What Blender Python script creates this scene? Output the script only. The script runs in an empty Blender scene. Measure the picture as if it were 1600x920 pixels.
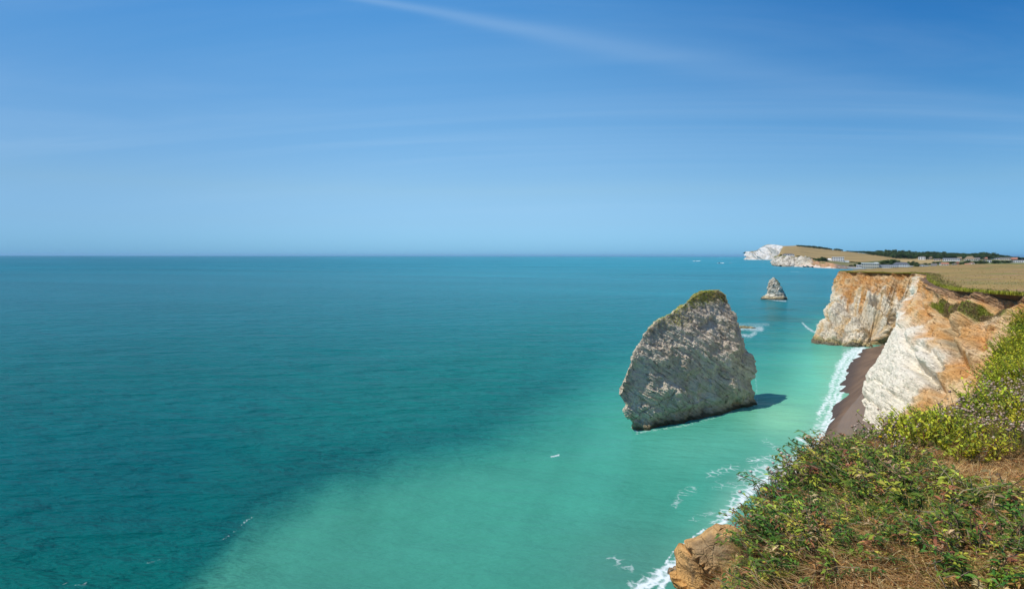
import bpy, math, random
import numpy as np
from mathutils import Vector, Matrix

S = bpy.context.scene
C = S.collection
R = math.radians
F = 1000.0          # focal length in photo pixels (photo 1600 x 920)
H = 30.0            # eye height above the sea, metres

# ------------------------------------------------------------------ camera, sky, sun, exposure
cam_d = bpy.data.cameras.new('camera')
cam = bpy.data.objects.new('camera', cam_d)
C.objects.link(cam)
cam.location = (0, 0, H)
cam.rotation_euler = (R(90), R(-0.08), 0)
cam_d.sensor_width = 36.0
cam_d.lens = 36.0 * F / 1600.0
cam_d.shift_y = -60.0 / 1600.0
cam_d.clip_start = 0.05
cam_d.clip_end = 200000.0
S.camera = cam

SUN_EL, SUN_AZ = R(57), math.atan2(-0.985, -0.17)      # azimuth clockwise from +Y
sunv = Vector((math.sin(SUN_AZ) * math.cos(SUN_EL), math.cos(SUN_AZ) * math.cos(SUN_EL), math.sin(SUN_EL)))
sl = bpy.data.lights.new('sun', 'SUN')
sl.energy = 4.5
sl.angle = R(0.53)
sl.color = (1.0, 0.95, 0.86)
so = bpy.data.objects.new('sun', sl)
C.objects.link(so)
so.rotation_euler = (-sunv).to_track_quat('-Z', 'Y').to_euler()

W = bpy.data.worlds.new('World')
S.world = W
W.use_nodes = True
S.view_settings.view_transform = 'Standard'
S.view_settings.look = 'None'
S.view_settings.gamma = 1.0
S.view_settings.use_curve_mapping = False
S.view_settings.exposure = 0.0
S.render.engine = 'CYCLES'
S.cycles.max_bounces = 6
S.cycles.diffuse_bounces = 3
S.cycles.glossy_bounces = 3
S.cycles.transmission_bounces = 3


class NT:
    """small helper for node trees"""
    def __init__(s, tree):
        s.t = tree
        tree.nodes.clear()

    def n(s, typ, **kw):
        nd = s.t.nodes.new(typ)
        ins = kw.pop('i', {})
        for k, v in kw.items():
            setattr(nd, k, v)
        for k, v in ins.items():
            if isinstance(v, bpy.types.NodeSocket):
                s.t.links.new(v, nd.inputs[k])
            else:
                nd.inputs[k].default_value = v
        return nd

    def m(s, op, a, b=None, c=None, clamp=False):
        i = {0: a}
        if b is not None: i[1] = b
        if c is not None: i[2] = c
        return s.n('ShaderNodeMath', operation=op, use_clamp=clamp, i=i).outputs[0]

    def v(s, op, a, b=None):
        i = {0: a}
        if b is not None: i[1] = b
        nd = s.n('ShaderNodeVectorMath', operation=op, i=i)
        return nd.outputs['Value'] if op in ('DOT_PRODUCT', 'LENGTH') else nd.outputs[0]

    def mix(s, f, a, b, blend='MIX'):
        nd = s.n('ShaderNodeMix', data_type='RGBA', blend_type=blend, clamp_factor=True)
        for k, v in ((0, f), (6, a), (7, b)):
            if isinstance(v, bpy.types.NodeSocket): s.t.links.new(v, nd.inputs[k])
            else: nd.inputs[k].default_value = v if k == 0 else (tuple(v) + (1,))[:4]
        return nd.outputs[2]

    def ramp(s, fac, lo, hi):
        return s.n('ShaderNodeMapRange', clamp=True, interpolation_type='SMOOTHSTEP',
                   i={0: fac, 1: lo, 2: hi, 3: 0.0, 4: 1.0}).outputs[0]

    def noise(s, vec, scale, detail=3, rough=.55, dist=0.0):
        return s.n('ShaderNodeTexNoise', i={'Vector': vec, 'Scale': scale, 'Detail': detail,
                                            'Roughness': rough, 'Distortion': dist}).outputs[0]


def sky_world():
    t = NT(W.node_tree)
    sky = t.n('ShaderNodeTexSky', sky_type='NISHITA', sun_disc=False, sun_elevation=SUN_EL,
              sun_rotation=SUN_AZ, altitude=10.0, air_density=1.0, dust_density=0.35, ozone_density=3.0)
    d = t.n('ShaderNodeTexCoord').outputs['Generated']
    sep = t.n('ShaderNodeSeparateXYZ', i={0: d})
    z = sep.outputs[2]
    # the deep clear blue of a dry summer day: the hue deepens with height above the horizon
    cr = t.n('ShaderNodeValToRGB', i={0: t.m('MULTIPLY', z, 2.0)})
    stops = [(0.0, (.42, 1.01, 1.98)), (.10, (.63, 1.01, 1.54)), (.20, (.82, 1.11, 1.35)), (.39, (.80, 1.22, 1.43)), (.57, (.64, 1.24, 1.52)), (.74, (.52, 1.23, 1.60)), (1.0, (.55, 1.15, 1.66))]
    el = cr.color_ramp.elements
    while len(el) < len(stops): el.new(.5)
    for e, (p_, c_) in zip(el, stops): e.position = p_; e.color = tuple(x / 2 for x in c_) + (1,)
    tint = t.v('SCALE', cr.outputs[0]); tint.node.inputs['Scale'].default_value = 2.0
    # away from the sun the blue is deeper
    aw = t.ramp(sep.outputs[0], 0.0, 0.72)
    tint = t.mix(1.0, tint, t.mix(aw, (1, 1, 1), t.mix(t.ramp(z, 0.02, 0.36), (.70, .78, .82), (.17, .52, .72))), 'MULTIPLY')
    tint = t.mix(1.0, tint, t.mix(t.ramp(sep.outputs[0], -.1, -.75), (1, 1, 1), (.68, .72, .77)), 'MULTIPLY')
    col = t.mix(1.0, sky.outputs[0], tint, 'MULTIPLY')
    # thin cirrus: stretched noise on a plane high above
    zz = t.m('ADD', t.m('MAXIMUM', z, 0.0), 0.12)
    u = t.m('DIVIDE', sep.outputs[0], zz)
    v = t.m('DIVIDE', sep.outputs[1], zz)
    uv = t.n('ShaderNodeCombineXYZ', i={0: t.m('MULTIPLY_ADD', u, 0.25, t.m('MULTIPLY', v, 0.06)),
                                        1: t.m('MULTIPLY_ADD', v, 1.0, t.m('MULTIPLY', u, 0.12)), 2: 0.0}).outputs[0]
    n1 = t.noise(uv, 0.8, 8, .62, 1.2)
    up = t.ramp(z, 0.03, 0.16)
    cir = t.m('MULTIPLY', t.m('MULTIPLY', t.ramp(n1, 0.40, 0.80), up), 0.16)
    # one long faint vapour streak
    d1 = Vector((-0.25, 1, 0.404)).normalized(); d2 = Vector((0.33, 1, 0.297)).normalized()
    nn = d1.cross(d2).normalized()
    off = t.m('ADD', t.v('DOT_PRODUCT', d, tuple(nn)), t.m('MULTIPLY', t.m('SUBTRACT', t.noise(uv, 2.0, 3), 0.5), 0.012))
    al = t.v('DOT_PRODUCT', d, tuple((d2 - d1).normalized()))
    wdt = t.m('MULTIPLY_ADD', t.ramp(al, -0.3, 0.45), 0.020, 0.005)
    q = t.m('DIVIDE', off, wdt)
    st = t.m('EXPONENT', t.m('MULTIPLY', t.m('MULTIPLY', q, q), -1.0))
    st = t.m('MULTIPLY', st, t.m('MULTIPLY_ADD', t.ramp(al, 0.5, -0.15), 0.10, 0.03))
    cl = t.m('ADD', cir, st, clamp=True)
    col = t.mix(cl, col, (6.5, 8.2, 9.6))
    bg = t.n('ShaderNodeBackground', i={'Color': col, 'Strength': 0.10})
    o = t.n('ShaderNodeOutputWorld')
    t.t.links.new(bg.outputs[0], o.inputs[0])


sky_world()

# ------------------------------------------------------------------ numeric helpers
rng = np.random.default_rng(7)
random.seed(7)


def at(x, y, Y):
    return np.array(((x - 800) / F * Y, Y, H - (y - 400) / F * Y))


def sea_at(x, y, z=0.0):
    return at(x, y, (H - z) * F / (y - 400))


def to_px(P):
    P = np.asarray(P, float)
    return np.stack((800 + F * P[..., 0] / P[..., 1], 400 + F * (H - P[..., 2]) / P[..., 1]), -1)


def _hash(ix, iy, iz, seed):
    h = (ix.astype(np.uint32) * np.uint32(374761393) + iy.astype(np.uint32) * np.uint32(668265263)
         + iz.astype(np.uint32) * np.uint32(2147483647) + np.uint32(seed * 1013904223 & 0xffffffff))
    h = (h ^ (h >> np.uint32(13))) * np.uint32(1274126177)
    h ^= h >> np.uint32(16)
    h = h * np.uint32(2246822519)
    h ^= h >> np.uint32(15)
    return (h & np.uint32(0xffffff)).astype(np.float64) / float(0xffffff)


def vnoise(p, seed=0):
    p = np.asarray(p, float)
    i = np.floor(p).astype(np.int64); f = p - i
    f = f * f * f * (f * (f * 6 - 15) + 10)
    r = 0
    for dx in (0, 1):
        wx = f[..., 0] if dx else 1 - f[..., 0]
        for dy in (0, 1):
            wy = f[..., 1] if dy else 1 - f[..., 1]
            for dz in (0, 1):
                wz = f[..., 2] if dz else 1 - f[..., 2]
                r = r + wx * wy * wz * _hash(i[..., 0] + dx, i[..., 1] + dy, i[..., 2] + dz, seed)
    return r * 2 - 1


def fbm(p, octv=4, gain=.5, seed=0):
    p = np.asarray(p, float)
    a, s, tot = 1.0, 0, 0
    for k in range(octv):
        s = s + a * vnoise(p * (2.03 ** k) + 17.3 * k, seed + k)
        tot += a; a *= gain
    return s / tot


def ridged(p, octv=4, seed=0):
    a, s, tot = 1.0, 0, 0
    for k in range(octv):
        s = s + a * (1 - np.abs(vnoise(p * (2.07 ** k) + 9.1 * k, seed + k)) * 2)
        tot += a; a *= .5
    return s / tot


def worley(p, seed=0):
    p = np.asarray(p, float)
    i = np.floor(p).astype(np.int64)
    f1 = np.full(p.shape[:-1], 9.0); f2 = f1.copy(); cid = f1 * 0
    for dx in (-1, 0, 1):
        for dy in (-1, 0, 1):
            for dz in (-1, 0, 1):
                a, b, c = i[..., 0] + dx, i[..., 1] + dy, i[..., 2] + dz
                d = np.sqrt((a + _hash(a, b, c, seed) - p[..., 0]) ** 2 + (b + _hash(a, b, c, seed + 1) - p[..., 1]) ** 2
                            + (c + _hash(a, b, c, seed + 2) - p[..., 2]) ** 2)
                nw = d < f1
                f2 = np.where(nw, f1, np.minimum(f2, d))
                cid = np.where(nw, _hash(a, b, c, seed + 3), cid)
                f1 = np.where(nw, d, f1)
    return f1, f2, cid


def sstep(x, a, b):
    t = np.clip((x - a) / (b - a), 0, 1)
    return t * t * (3 - 2 * t)


def lerp(a, b, t):
    t = np.asarray(t)[..., None]
    return np.asarray(a) * (1 - t) + np.asarray(b) * t


def catmull(P, n, axis=0):
    """smooth resample of control points along one axis"""
    P = np.moveaxis(np.asarray(P, float), axis, 0)
    k = len(P)
    t = np.linspace(0, k - 1, n) if np.isscalar(n) else np.asarray(n)
    i = np.clip(np.floor(t).astype(int), 0, k - 2)
    f = (t - i).reshape((-1,) + (1,) * (P.ndim - 1))
    g = lambda j: P[np.clip(j, 0, k - 1)]
    a, b, c, d = g(i - 1), g(i), g(i + 1), g(i + 2)
    a = np.where((i == 0).reshape(f.shape), 2 * b - c, a)
    d = np.where((i == k - 2).reshape(f.shape), 2 * c - b, d)
    r = .5 * (2 * b + (c - a) * f + (2 * a - 5 * b + 4 * c - d) * f ** 2 + (3 * b - a - 3 * c + d) * f ** 3)
    return np.moveaxis(r, 0, axis)


def grid_normals(G):
    du = np.gradient(G, axis=0); dv = np.gradient(G, axis=1)
    n = np.cross(du, dv)
    return n / (np.linalg.norm(n, axis=-1, keepdims=True) + 1e-9)


def grid_faces(nu, nv, closed=False):
    i = np.arange(nu if closed else nu - 1)[:, None]; j = np.arange(nv - 1)[None, :]
    i2 = (i + 1) % nu
    return np.stack((i * nv + j, i2 * nv + j, i2 * nv + j + 1, i * nv + j + 1), -1).reshape(-1, 4)


def polydist(px, py, pts):
    d = np.full(np.shape(px), 1e9)
    for (ax, ay), (bx, by) in zip(pts[:-1], pts[1:]):
        vx, vy = bx - ax, by - ay
        t = np.clip(((px - ax) * vx + (py - ay) * vy) / (vx * vx + vy * vy + 1e-9), 0, 1)
        d = np.minimum(d, np.hypot(px - ax - t * vx, py - ay - t * vy))
    return d


def inpoly(px, py, pts):
    r = np.zeros(np.shape(px), bool)
    for (ax, ay), (bx, by) in zip(pts, pts[1:] + pts[:1]):
        r ^= ((ay > py) != (by > py)) & (px < (bx - ax) * (py - ay) / (by - ay + 1e-12) + ax)
    return r


def mesh(name, V, quads=None, tris=None, col=None, attrs=None, smooth=True, mats=(), fmat=None):
    V = np.asarray(V, np.float32).reshape(-1, 3)
    me = bpy.data.meshes.new(name)
    me.vertices.add(len(V))
    me.vertices.foreach_set('co', V.ravel())
    idx, tot = [], []
    if quads is not None and len(quads):
        q = np.asarray(quads, np.int32); idx.append(q.ravel()); tot.append(np.full(len(q), 4, np.int32))
    if tris is not None and len(tris):
        q = np.asarray(tris, np.int32); idx.append(q.ravel()); tot.append(np.full(len(q), 3, np.int32))
    idx = np.concatenate(idx); tot = np.concatenate(tot)
    me.loops.add(len(idx)); me.loops.foreach_set('vertex_index', idx)
    me.polygons.add(len(tot))
    me.polygons.foreach_set('loop_start', np.concatenate(([0], np.cumsum(tot)[:-1])).astype(np.int32))
    me.polygons.foreach_set('loop_total', tot)
    me.polygons.foreach_set('use_smooth', np.full(len(tot), smooth, bool))
    for m in mats: me.materials.append(m)
    if fmat is not None: me.polygons.foreach_set('material_index', np.asarray(fmat, np.int32))
    me.update(calc_edges=True)
    if col is not None:
        c = np.ones((len(V), 4), np.float32); c[:, :3] = np.asarray(col).reshape(-1, 3)
        me.attributes.new('col', 'FLOAT_COLOR', 'POINT').data.foreach_set('color', c.ravel())
    for k, a in (attrs or {}).items():
        me.attributes.new(k, 'FLOAT', 'POINT').data.foreach_set('value', np.asarray(a, np.float32).ravel())
    return me


def link(name, me, parent=None, **props):
    o = bpy.data.objects.new(name, me)
    C.objects.link(o)
    if parent is not None: o.parent = parent
    for k, v in props.items(): o[k] = v
    return o


def thing(name, label, cat, loc=(0, 0, 0), rz=0.0, group=None):
    o = bpy.data.objects.new(name, None)
    o.empty_display_size = 0.1
    C.objects.link(o)
    o.location = loc; o.rotation_euler = (0, 0, rz)
    o['label'] = label; o['category'] = cat
    if group: o['group'] = group
    return o


def dup(root, loc, rz, sc=1.0, label=None, group=None):
    r = root.copy(); C.objects.link(r)
    r.location = loc; r.rotation_euler = (0, 0, rz); r.scale = (sc, sc, sc) if np.isscalar(sc) else sc
    if label: r['label'] = label
    if group: r['group'] = group
    for ch in list(root.children):
        c = ch.copy(); C.objects.link(c); c.parent = r
        for g in list(ch.children):
            d = g.copy(); C.objects.link(d); d.parent = c
    return r


# ------------------------------------------------------------------ materials
def material(name, build):
    m = bpy.data.materials.new(name); m.use_nodes = True
    t = NT(m.node_tree)
    out = t.n('ShaderNodeOutputMaterial')
    t.t.links.new(build(t), out.inputs['Surface'])
    return m


def plain(name, rgb, rough=.8, var=.12, scale=.6, bump=0.0, spec=.3):
    def b(t):
        p = t.n('ShaderNodeNewGeometry').outputs['Position']
        f = t.noise(p, scale, 4)
        c = t.mix(f, tuple(x * (1 - var) for x in rgb), tuple(min(1, x * (1 + var)) for x in rgb))
        i = {'Base Color': c, 'Roughness': rough, 'Specular IOR Level': spec}
        if bump: i['Normal'] = t.n('ShaderNodeBump', i={'Height': f, 'Strength': bump, 'Distance': .05}).outputs[0]
        return t.n('ShaderNodeBsdfPrincipled', i=i).outputs[0]
    return material(name, b)


def rocky(name, s1, s2, bump, dist, rough=.9, var=.22, crk=.0, bed=(0, 0, 1)):
    """vertex mineral colour x fine grain, with crumbly relief, joints along the bedding and pits"""
    def b(t):
        p = t.n('ShaderNodeNewGeometry').outputs['Position']
        a = t.n('ShaderNodeAttribute', attribute_name='col').outputs['Color']
        if crk:
            bz = Vector(bed).normalized(); bx = Vector((0, 1, 0)).cross(bz).normalized(); by = bz.cross(bx)
            pb = t.n('ShaderNodeCombineXYZ', i={0: t.m('MULTIPLY', t.v('DOT_PRODUCT', p, tuple(bx)), .30), 1: t.m('MULTIPLY', t.v('DOT_PRODUCT', p, tuple(by)), .45), 2: t.m('MULTIPLY', t.v('DOT_PRODUCT', p, tuple(bz)), 1.5)}).outputs[0]
        else:
            pb = p
        n1 = t.noise(pb, s1, 6, .65, .25); n2 = t.noise(p, s2, 4, .6)
        wv = t.n('ShaderNodeTexNoise', i={'Vector': p, 'Scale': s1 * .5, 'Detail': 4.0}).outputs[1]
        wp = t.v('ADD', pb, t.n('ShaderNodeVectorMath', operation='SCALE', i={0: wv, 'Scale': .9 / s1}).outputs[0])
        vo = t.n('ShaderNodeTexVoronoi', feature='DISTANCE_TO_EDGE', i={'Vector': wp, 'Scale': s1 * .8}).outputs[0]
        crack = t.ramp(vo, 0.0, 0.045)
        f = t.m('ADD', t.m('MULTIPLY', n1, .6), t.m('MULTIPLY', n2, .4))
        h = t.m('ADD', f, t.m('MULTIPLY', crack, .15))
        g = t.m('MULTIPLY_ADD', t.m('SUBTRACT', f, .5), 2 * var * 1.6, 1.0)
        if crk:
            # bedding joints: thin dark seams, broken along their length
            q = t.m('ADD', t.v('DOT_PRODUCT', p, bed), t.m('MULTIPLY', t.noise(p, .35, 4, .6), 2.2))
            fr = t.m('FRACT', t.m('MULTIPLY', q, 1.15))
            seam = t.m('SUBTRACT', 1.0, t.ramp(t.m('ABSOLUTE', t.m('SUBTRACT', fr, .5)), 0.0, .10))
            seam = t.m('MULTIPLY', seam, t.ramp(t.noise(p, .55, 4, .6), .46, .62))
            fr2 = t.m('FRACT', t.m('MULTIPLY', q, 3.1))
            lay = t.m('MULTIPLY', t.m('SUBTRACT', fr2, .5), t.ramp(t.noise(p, .4, 3), .4, .6))
            pits = t.ramp(t.noise(p, s2 * .55, 3, .6), .60, .72)
            jt = t.m('MULTIPLY', t.m('SUBTRACT', 1.0, crack), t.ramp(t.noise(p, .5, 3), .55, .68))
            fine = t.ramp(t.noise(pb, s2 * .9, 5, .7), .56, .66)
            dk = t.m('ADD', t.m('MULTIPLY', seam, .9), t.m('ADD', t.m('MULTIPLY', jt, .6), t.m('ADD', t.m('MULTIPLY', pits, .5), t.m('MULTIPLY', fine, .35))), clamp=True)
            g = t.m('MULTIPLY', g, t.m('MULTIPLY_ADD', dk, -crk, 1.0))
            h = t.m('ADD', h, t.m('SUBTRACT', t.m('MULTIPLY', lay, .18), t.m('MULTIPLY', dk, .30)))
        c = t.mix(1.0, a, t.n('ShaderNodeCombineColor', i={0: g, 1: t.m('POWER', g, 1.06), 2: t.m('POWER', g, 1.15)}).outputs[0], 'MULTIPLY')
        nb = t.n('ShaderNodeBump', i={'Height': h, 'Strength': bump, 'Distance': dist}).outputs[0]
        return t.n('ShaderNodeBsdfPrincipled', i={'Base Color': c, 'Roughness': rough, 'Specular IOR Level': .15, 'Normal': nb}).outputs[0]
    return material(name, b)


def leafy(name, trans=.3, hue=.06, val=.35, rough=.55):
    def b(t):
        a = t.n('ShaderNodeAttribute', attribute_name='col').outputs['Color']
        r = t.n('ShaderNodeObjectInfo').outputs['Random']
        c = t.n('ShaderNodeHueSaturation', i={'Color': a, 'Hue': t.m('MULTIPLY_ADD', r, hue, .5 - hue / 2),
                                              'Value': t.m('MULTIPLY_ADD', r, val, 1 - val / 2)}).outputs[0]
        d = t.n('ShaderNodeBsdfPrincipled', i={'Base Color': c, 'Roughness': rough, 'Specular IOR Level': .25}).outputs[0]
        tr = t.n('ShaderNodeBsdfTranslucent', i={'Color': c}).outputs[0]
        return t.n('ShaderNodeMixShader', i={0: trans, 1: d, 2: tr}).outputs[0]
    return material(name, b)


M_chalk = rocky('chalk', .9, 4.0, 1.0, .45, var=.19, crk=.40, bed=(.52, -.12, .84))
M_stack = rocky('weathered_chalk', 1.1, 5.0, 1.0, .45, var=.32, crk=.75, bed=(.45, .31, .78))
M_far_rock = rocky('far_chalk', .05, .3, .8, 3.0, var=.12)
M_soil = rocky('soil', 3.0, 14.0, .8, .05, var=.3)
M_crag = rocky('crag_clay', 9.0, 40.0, 1.0, .06, var=.6)
M_land = rocky('dry_grassland', .25, 1.6, .7, .25, var=.2)
M_hill = rocky('far_fields', .02, .1, .4, 2.0, var=.15)
M_leaf = leafy('leaf', .35)
M_grass = leafy('grass_blade', .38, .03, .25, .7)
M_tree = leafy('tree_leaf', .35, .03, .4, .7)
M_head = leafy('dried_flower', .15, .03, .25, .8)
M_bark = plain('bark', (.10, .075, .05), .9)
M_white = plain('white_render', (.84, .83, .80), .7, .05)
M_cream = plain('cream_render', (.70, .64, .52), .7, .06)
M_stone = plain('house_stone', (.36, .30, .23), .85, .15)
M_brick = plain('red_brick', (.38, .17, .10), .85, .15)
M_slate = plain('slate_roof', (.10, .105, .12), .75, .15)
M_greyroof = plain('grey_roof', (.15, .135, .12), .85, .15)
M_tile = plain('red_tile_roof', (.38, .16, .10), .8, .15)
M_thatch = plain('brown_roof', (.25, .18, .11), .9, .15)
M_glass = plain('window_glass', (.03, .04, .05), .15, .2, spec=.5)
M_hull = plain('boat_hull', (.80, .80, .78), .3, .03, spec=.5)
M_dark = plain('boat_dark', (.05, .05, .06), .5, .1)
M_concrete = plain('concrete', (.32, .29, .26), .85, .12)


def sea_material():
    def b(t):
        P = t.n('ShaderNodeNewGeometry').outputs['Position']
        A = t.n('ShaderNodeAttribute', attribute_name='col').outputs['Color']
        fo = t.n('ShaderNodeAttribute', attribute_name='foam').outputs['Fac']
        fw = t.n('ShaderNodeAttribute', attribute_name='calm').outputs['Fac']
        rot = t.n('ShaderNodeMapping', i={'Vector': P, 'Rotation': (0, 0, R(-16)), 'Scale': (.42, 1.25, 1)}).outputs[0]
        w1 = t.noise(rot, .055, 3, .55, .1)       # long swell patches
        wm = t.noise(rot, .13, 3, .55, .1)        # swell
        w2 = t.noise(rot, .30, 4, .6, .12)       # waves
        w3 = t.noise(rot, 1.3, 4, .65, .1)       # ripples
        far = t.ramp(t.v('LENGTH', P), 250.0, 2500.0)
        h = t.m('ADD', t.m('MULTIPLY_ADD', w1, 3.2, t.m('MULTIPLY', wm, 2.2)), t.m('ADD', t.m('MULTIPLY', w2, 1.7), t.m('MULTIPLY', w3, .42)))
        st = t.m('MULTIPLY', t.m('MULTIPLY_ADD', far, -.45, 1.0), t.m('MULTIPLY_ADD', fw, -.68, 1.0))
        nb = t.n('ShaderNodeBump', i={'Height': h, 'Strength': st, 'Distance': 1.45}).outputs[0]
        # suspended silt drifts in streaks
        f = t.m('MULTIPLY_ADD', t.m('SUBTRACT', t.noise(rot, .035, 5, .6, .7), .5), .26, 1.0)
        c = t.mix(1.0, A, t.n('ShaderNodeCombineColor', i={0: f, 1: f, 2: f}).outputs[0], 'MULTIPLY')
        # foam: broken lace
        wv = t.v('ADD', P, t.v('SCALE', t.n('ShaderNodeTexNoise', i={'Vector': P, 'Scale': .7, 'Detail': 3.0}).outputs[1]))
        vo = t.n('ShaderNodeTexVoronoi', feature='DISTANCE_TO_EDGE', i={'Vector': wv, 'Scale': .75}).outputs[0]
        lace = t.m('SUBTRACT', 1.0, t.ramp(vo, 0.0, .22))
        fn = t.m('ADD', t.m('MULTIPLY', t.noise(P, 1.7, 7, .75, .8), .72), t.m('MULTIPLY', lace, .26))
        fm = t.m('MULTIPLY', t.ramp(t.m('SUBTRACT', t.m('ADD', fo, fn), 1.0), -.06, .46), t.ramp(fo, .02, .25))
        c = t.mix(t.m('MULTIPLY', fm, .92), c, (.74, .78, .77))
        ro = t.m('MULTIPLY_ADD', fm, .5, t.m('MULTIPLY_ADD', far, .14, .17))
        return t.n('ShaderNodeBsdfPrincipled', i={'Base Color': c, 'Roughness': ro, 'IOR': 1.08,
                                                  'Specular IOR Level': t.m('MULTIPLY_ADD', fm, .1, .19), 'Normal': nb}).outputs[0]
    return material('sea_water', b)


# ------------------------------------------------------------------ sea
WATERLINE = [(1020, 935), (1062, 880), (1112, 838), (1164, 775), (1236, 722), (1280, 692), (1294, 668), (1301, 652), (1314, 616), (1331, 570), (1347, 545)]


def build_sea():
    xs = np.concatenate((np.linspace(-2200, -100, 90), np.linspace(-92, 860, 240), np.linspace(862.5, 1360, 220),
                         np.linspace(1366, 1660, 60), np.linspace(1680, 4200, 90)))
    ys = 400 + np.concatenate(([.25, .5, .8], np.linspace(1.2, 12, 24), np.linspace(12.6, 60, 60), np.linspace(61, 330, 190),
                               np.linspace(331.5, 560, 130), np.linspace(570, 1500, 40)))
    X, Yp = np.meshgrid(xs, ys, indexing='ij')
    P = np.stack(((X - 800) / F * (H * F / (Yp - 400)), H * F / (Yp - 400), 0 * X), -1)
    D = P[..., 1]
    # swell (real relief close in)
    th = R(-20)
    a = P[..., 0] * math.cos(th) + P[..., 1] * math.sin(th); b_ = -P[..., 0] * math.sin(th) + P[..., 1] * math.cos(th)
    sw = fbm(np.stack((a / 16, b_ / 6.5, a * 0), -1), 3, .5, 3)
    P[..., 2] = sw * .22 * sstep(D, 520, 120)
    # ---- water colour: depth, weed beds and suspended chalk
    n1 = fbm(np.stack((a / 60, b_ / 14, a * 0), -1), 4, .5, 11)
    n2 = fbm(np.stack((a / 20, b_ / 30, a * 0 + 3), -1), 4, .55, 15)
    y = Yp + n1 * 14 * sstep(Yp, 410, 470)
    kn = [400, 404, 420, 470, 520, 580, 650, 720, 800, 920]
    kc = np.array([(.035, .15, .215), (.024, .145, .20), (.012, .145, .19), (.007, .14, .172), (.004, .138, .158), (.002, .128, .135),
                   (.001, .125, .132), (.001, .11, .12), (.001, .104, .108), (.002, .115, .102)])
    kr = np.array([(.05, .26, .33), (.04, .25, .32), (.026, .225, .28), (.016, .205, .235), (.012, .20, .21), (.010, .20, .19),
                   (.012, .20, .18), (.01, .19, .16), (.008, .18, .14), (.008, .17, .13)])
    cl = np.stack([np.interp(y, kn, kc[:, k]) for k in range(3)], -1)
    cr = np.stack([np.interp(y, kn, kr[:, k]) for k in range(3)], -1)
    col = lerp(cl, cr, sstep(X - (Yp - 400) * .3, 120, 1000))
    # turbid chalky water near the shore
    bx = [-3000, 180, 270, 330, 400, 500, 600, 700, 760, 830, 900, 950, 1000, 1060, 1120, 1200, 1260, 1300, 1500]
    by = [1400, 1010, 940, 880, 806, 765, 735, 708, 692, 655, 616, 585, 562, 540, 522, 524, 500, 486, 480]
    yb = np.interp(X, bx, by)
    cu = fbm(np.stack(((X * .9 + Yp * .45) / 34, (Yp * .9 - X * .45) / 260, X * 0 + 5), -1), 4, .55, 17)      # drifting curtains of silt
    sd = (Yp - yb) + n1 * 12 + n2 * 6 + cu * 9 * sstep(Yp, 600, 800)
    wid = np.interp(X, [270, 600, 760, 880, 960, 1300], [60, 60, 80, 115, 110, 70])
    T = sstep(sd, -wid * .5, wid)
    # dark weed band outside the edge, green band beyond it
    dk = np.exp(-((sd + 34) / 26) ** 2) * sstep(X, 250, 420) * sstep(X, 980, 820)
    gr = np.exp(-((sd + 100) / 55) ** 2) * sstep(X, -100, 700) * sstep(X, 1050, 750)
    col = lerp(col, (.004, .155, .13), gr * .35)
    col = lerp(col, (.006, .085, .085), dk * .30)
    tb = np.array((.05, .268, .19)) * (1 + .10 * n2 + .13 * cu)[..., None]
    q = lambda cx, cy, rx, ry: np.exp(-((X - cx) / rx) ** 2 - ((Yp - cy) / ry) ** 2)
    tb = lerp(tb, (.05, .225, .165), q(480, 940, 330, 150) * .8)
    tb = lerp(tb, (.07, .22, .17), np.clip(q(1010, 900, 130, 75) * (.8 + .5 * n2), 0, .8))
    tb = lerp(tb, (.055, .325, .245), q(960, 610, 90, 90) * .8)
    tb = lerp(tb, (.05, .34, .255), np.clip(q(1230, 530, 70, 50) * .7 * (1 + n1), 0, 1))
    tb = lerp(tb, (.14, .50, .33), q(1285, 590, 60, 70) * .85)
    tb = lerp(tb, (.24, .55, .33), q(1225, 655, 62, 34) * .75)
    tb = lerp(tb, (.12, .42, .30), q(1120, 700, 120, 40) * .45)
    tb = lerp(tb, (.16, .48, .30), q(1290, 505, 22, 30) * .5)
    tb = lerp(tb, (.05, .22, .20), np.clip(q(1180, 780, 60, 55) * .5 * (1 + n2 * 2), 0, 1))
    wl = polydist(X, Yp, WATERLINE)
    tb = lerp(tb, (.27, .50, .35), np.exp(-(wl / 30) ** 2) * .55 * sstep(Yp, 940, 700))
    col = lerp(col, tb, T)
    rf = sstep(n1 + n2 * .5, .0, .45) * q(1230, 490, 75, 32)
    col = lerp(col, (.035, .13, .12), np.clip(rf * .7, 0, 1))
    # wind lanes far out
    ln = fbm(np.stack((a / 420, b_ / 90, a * 0 + 8), -1), 4, .55, 21)
    col = col * (1 + .22 * ln * sstep(D, 150, 400))[..., None]
    # ---- foam
    f = np.zeros_like(X)
    wn = fbm(np.stack((P[..., 0] / 9, P[..., 1] / 9, a * 0), -1), 3, .5, 31)

    def streak(pts, w, k, wob=.5):
        nonlocal f
        d = polydist(X, Yp, pts)
        f = np.maximum(f, k * np.exp(-(d / (w * (1 + wob * wn))) ** 2))
    streak(WATERLINE[6:], 8, .92, .8); streak([(x - 20, y_ + 6) for x, y_ in WATERLINE[6:]], 13, .60, .9)
    streak([(x - 9, y_ + 2) for x, y_ in WATERLINE[6:]], 8, .8)
    streak([(1322, 556), (1304, 590), (1296, 622), (1280, 645)], 9, .78)
    streak([(1338, 547), (1322, 556), (1312, 572)], 9, .85)
    streak(WATERLINE[:7], 9, .92)
    streak([(x - 14, y_ + 2) for x, y_ in WATERLINE[:7]], 13, .62)
    streak([(1100, 826), (1078, 842), (1052, 862), (1040, 880)], 3.2, .85)
    streak([(1000, 920), (1040, 895), (1062, 878)], 18, .85)
    streak([(955, 870), (985, 888)], 12, .55); streak([(985, 912), (1010, 918)], 11, .58)
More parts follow.
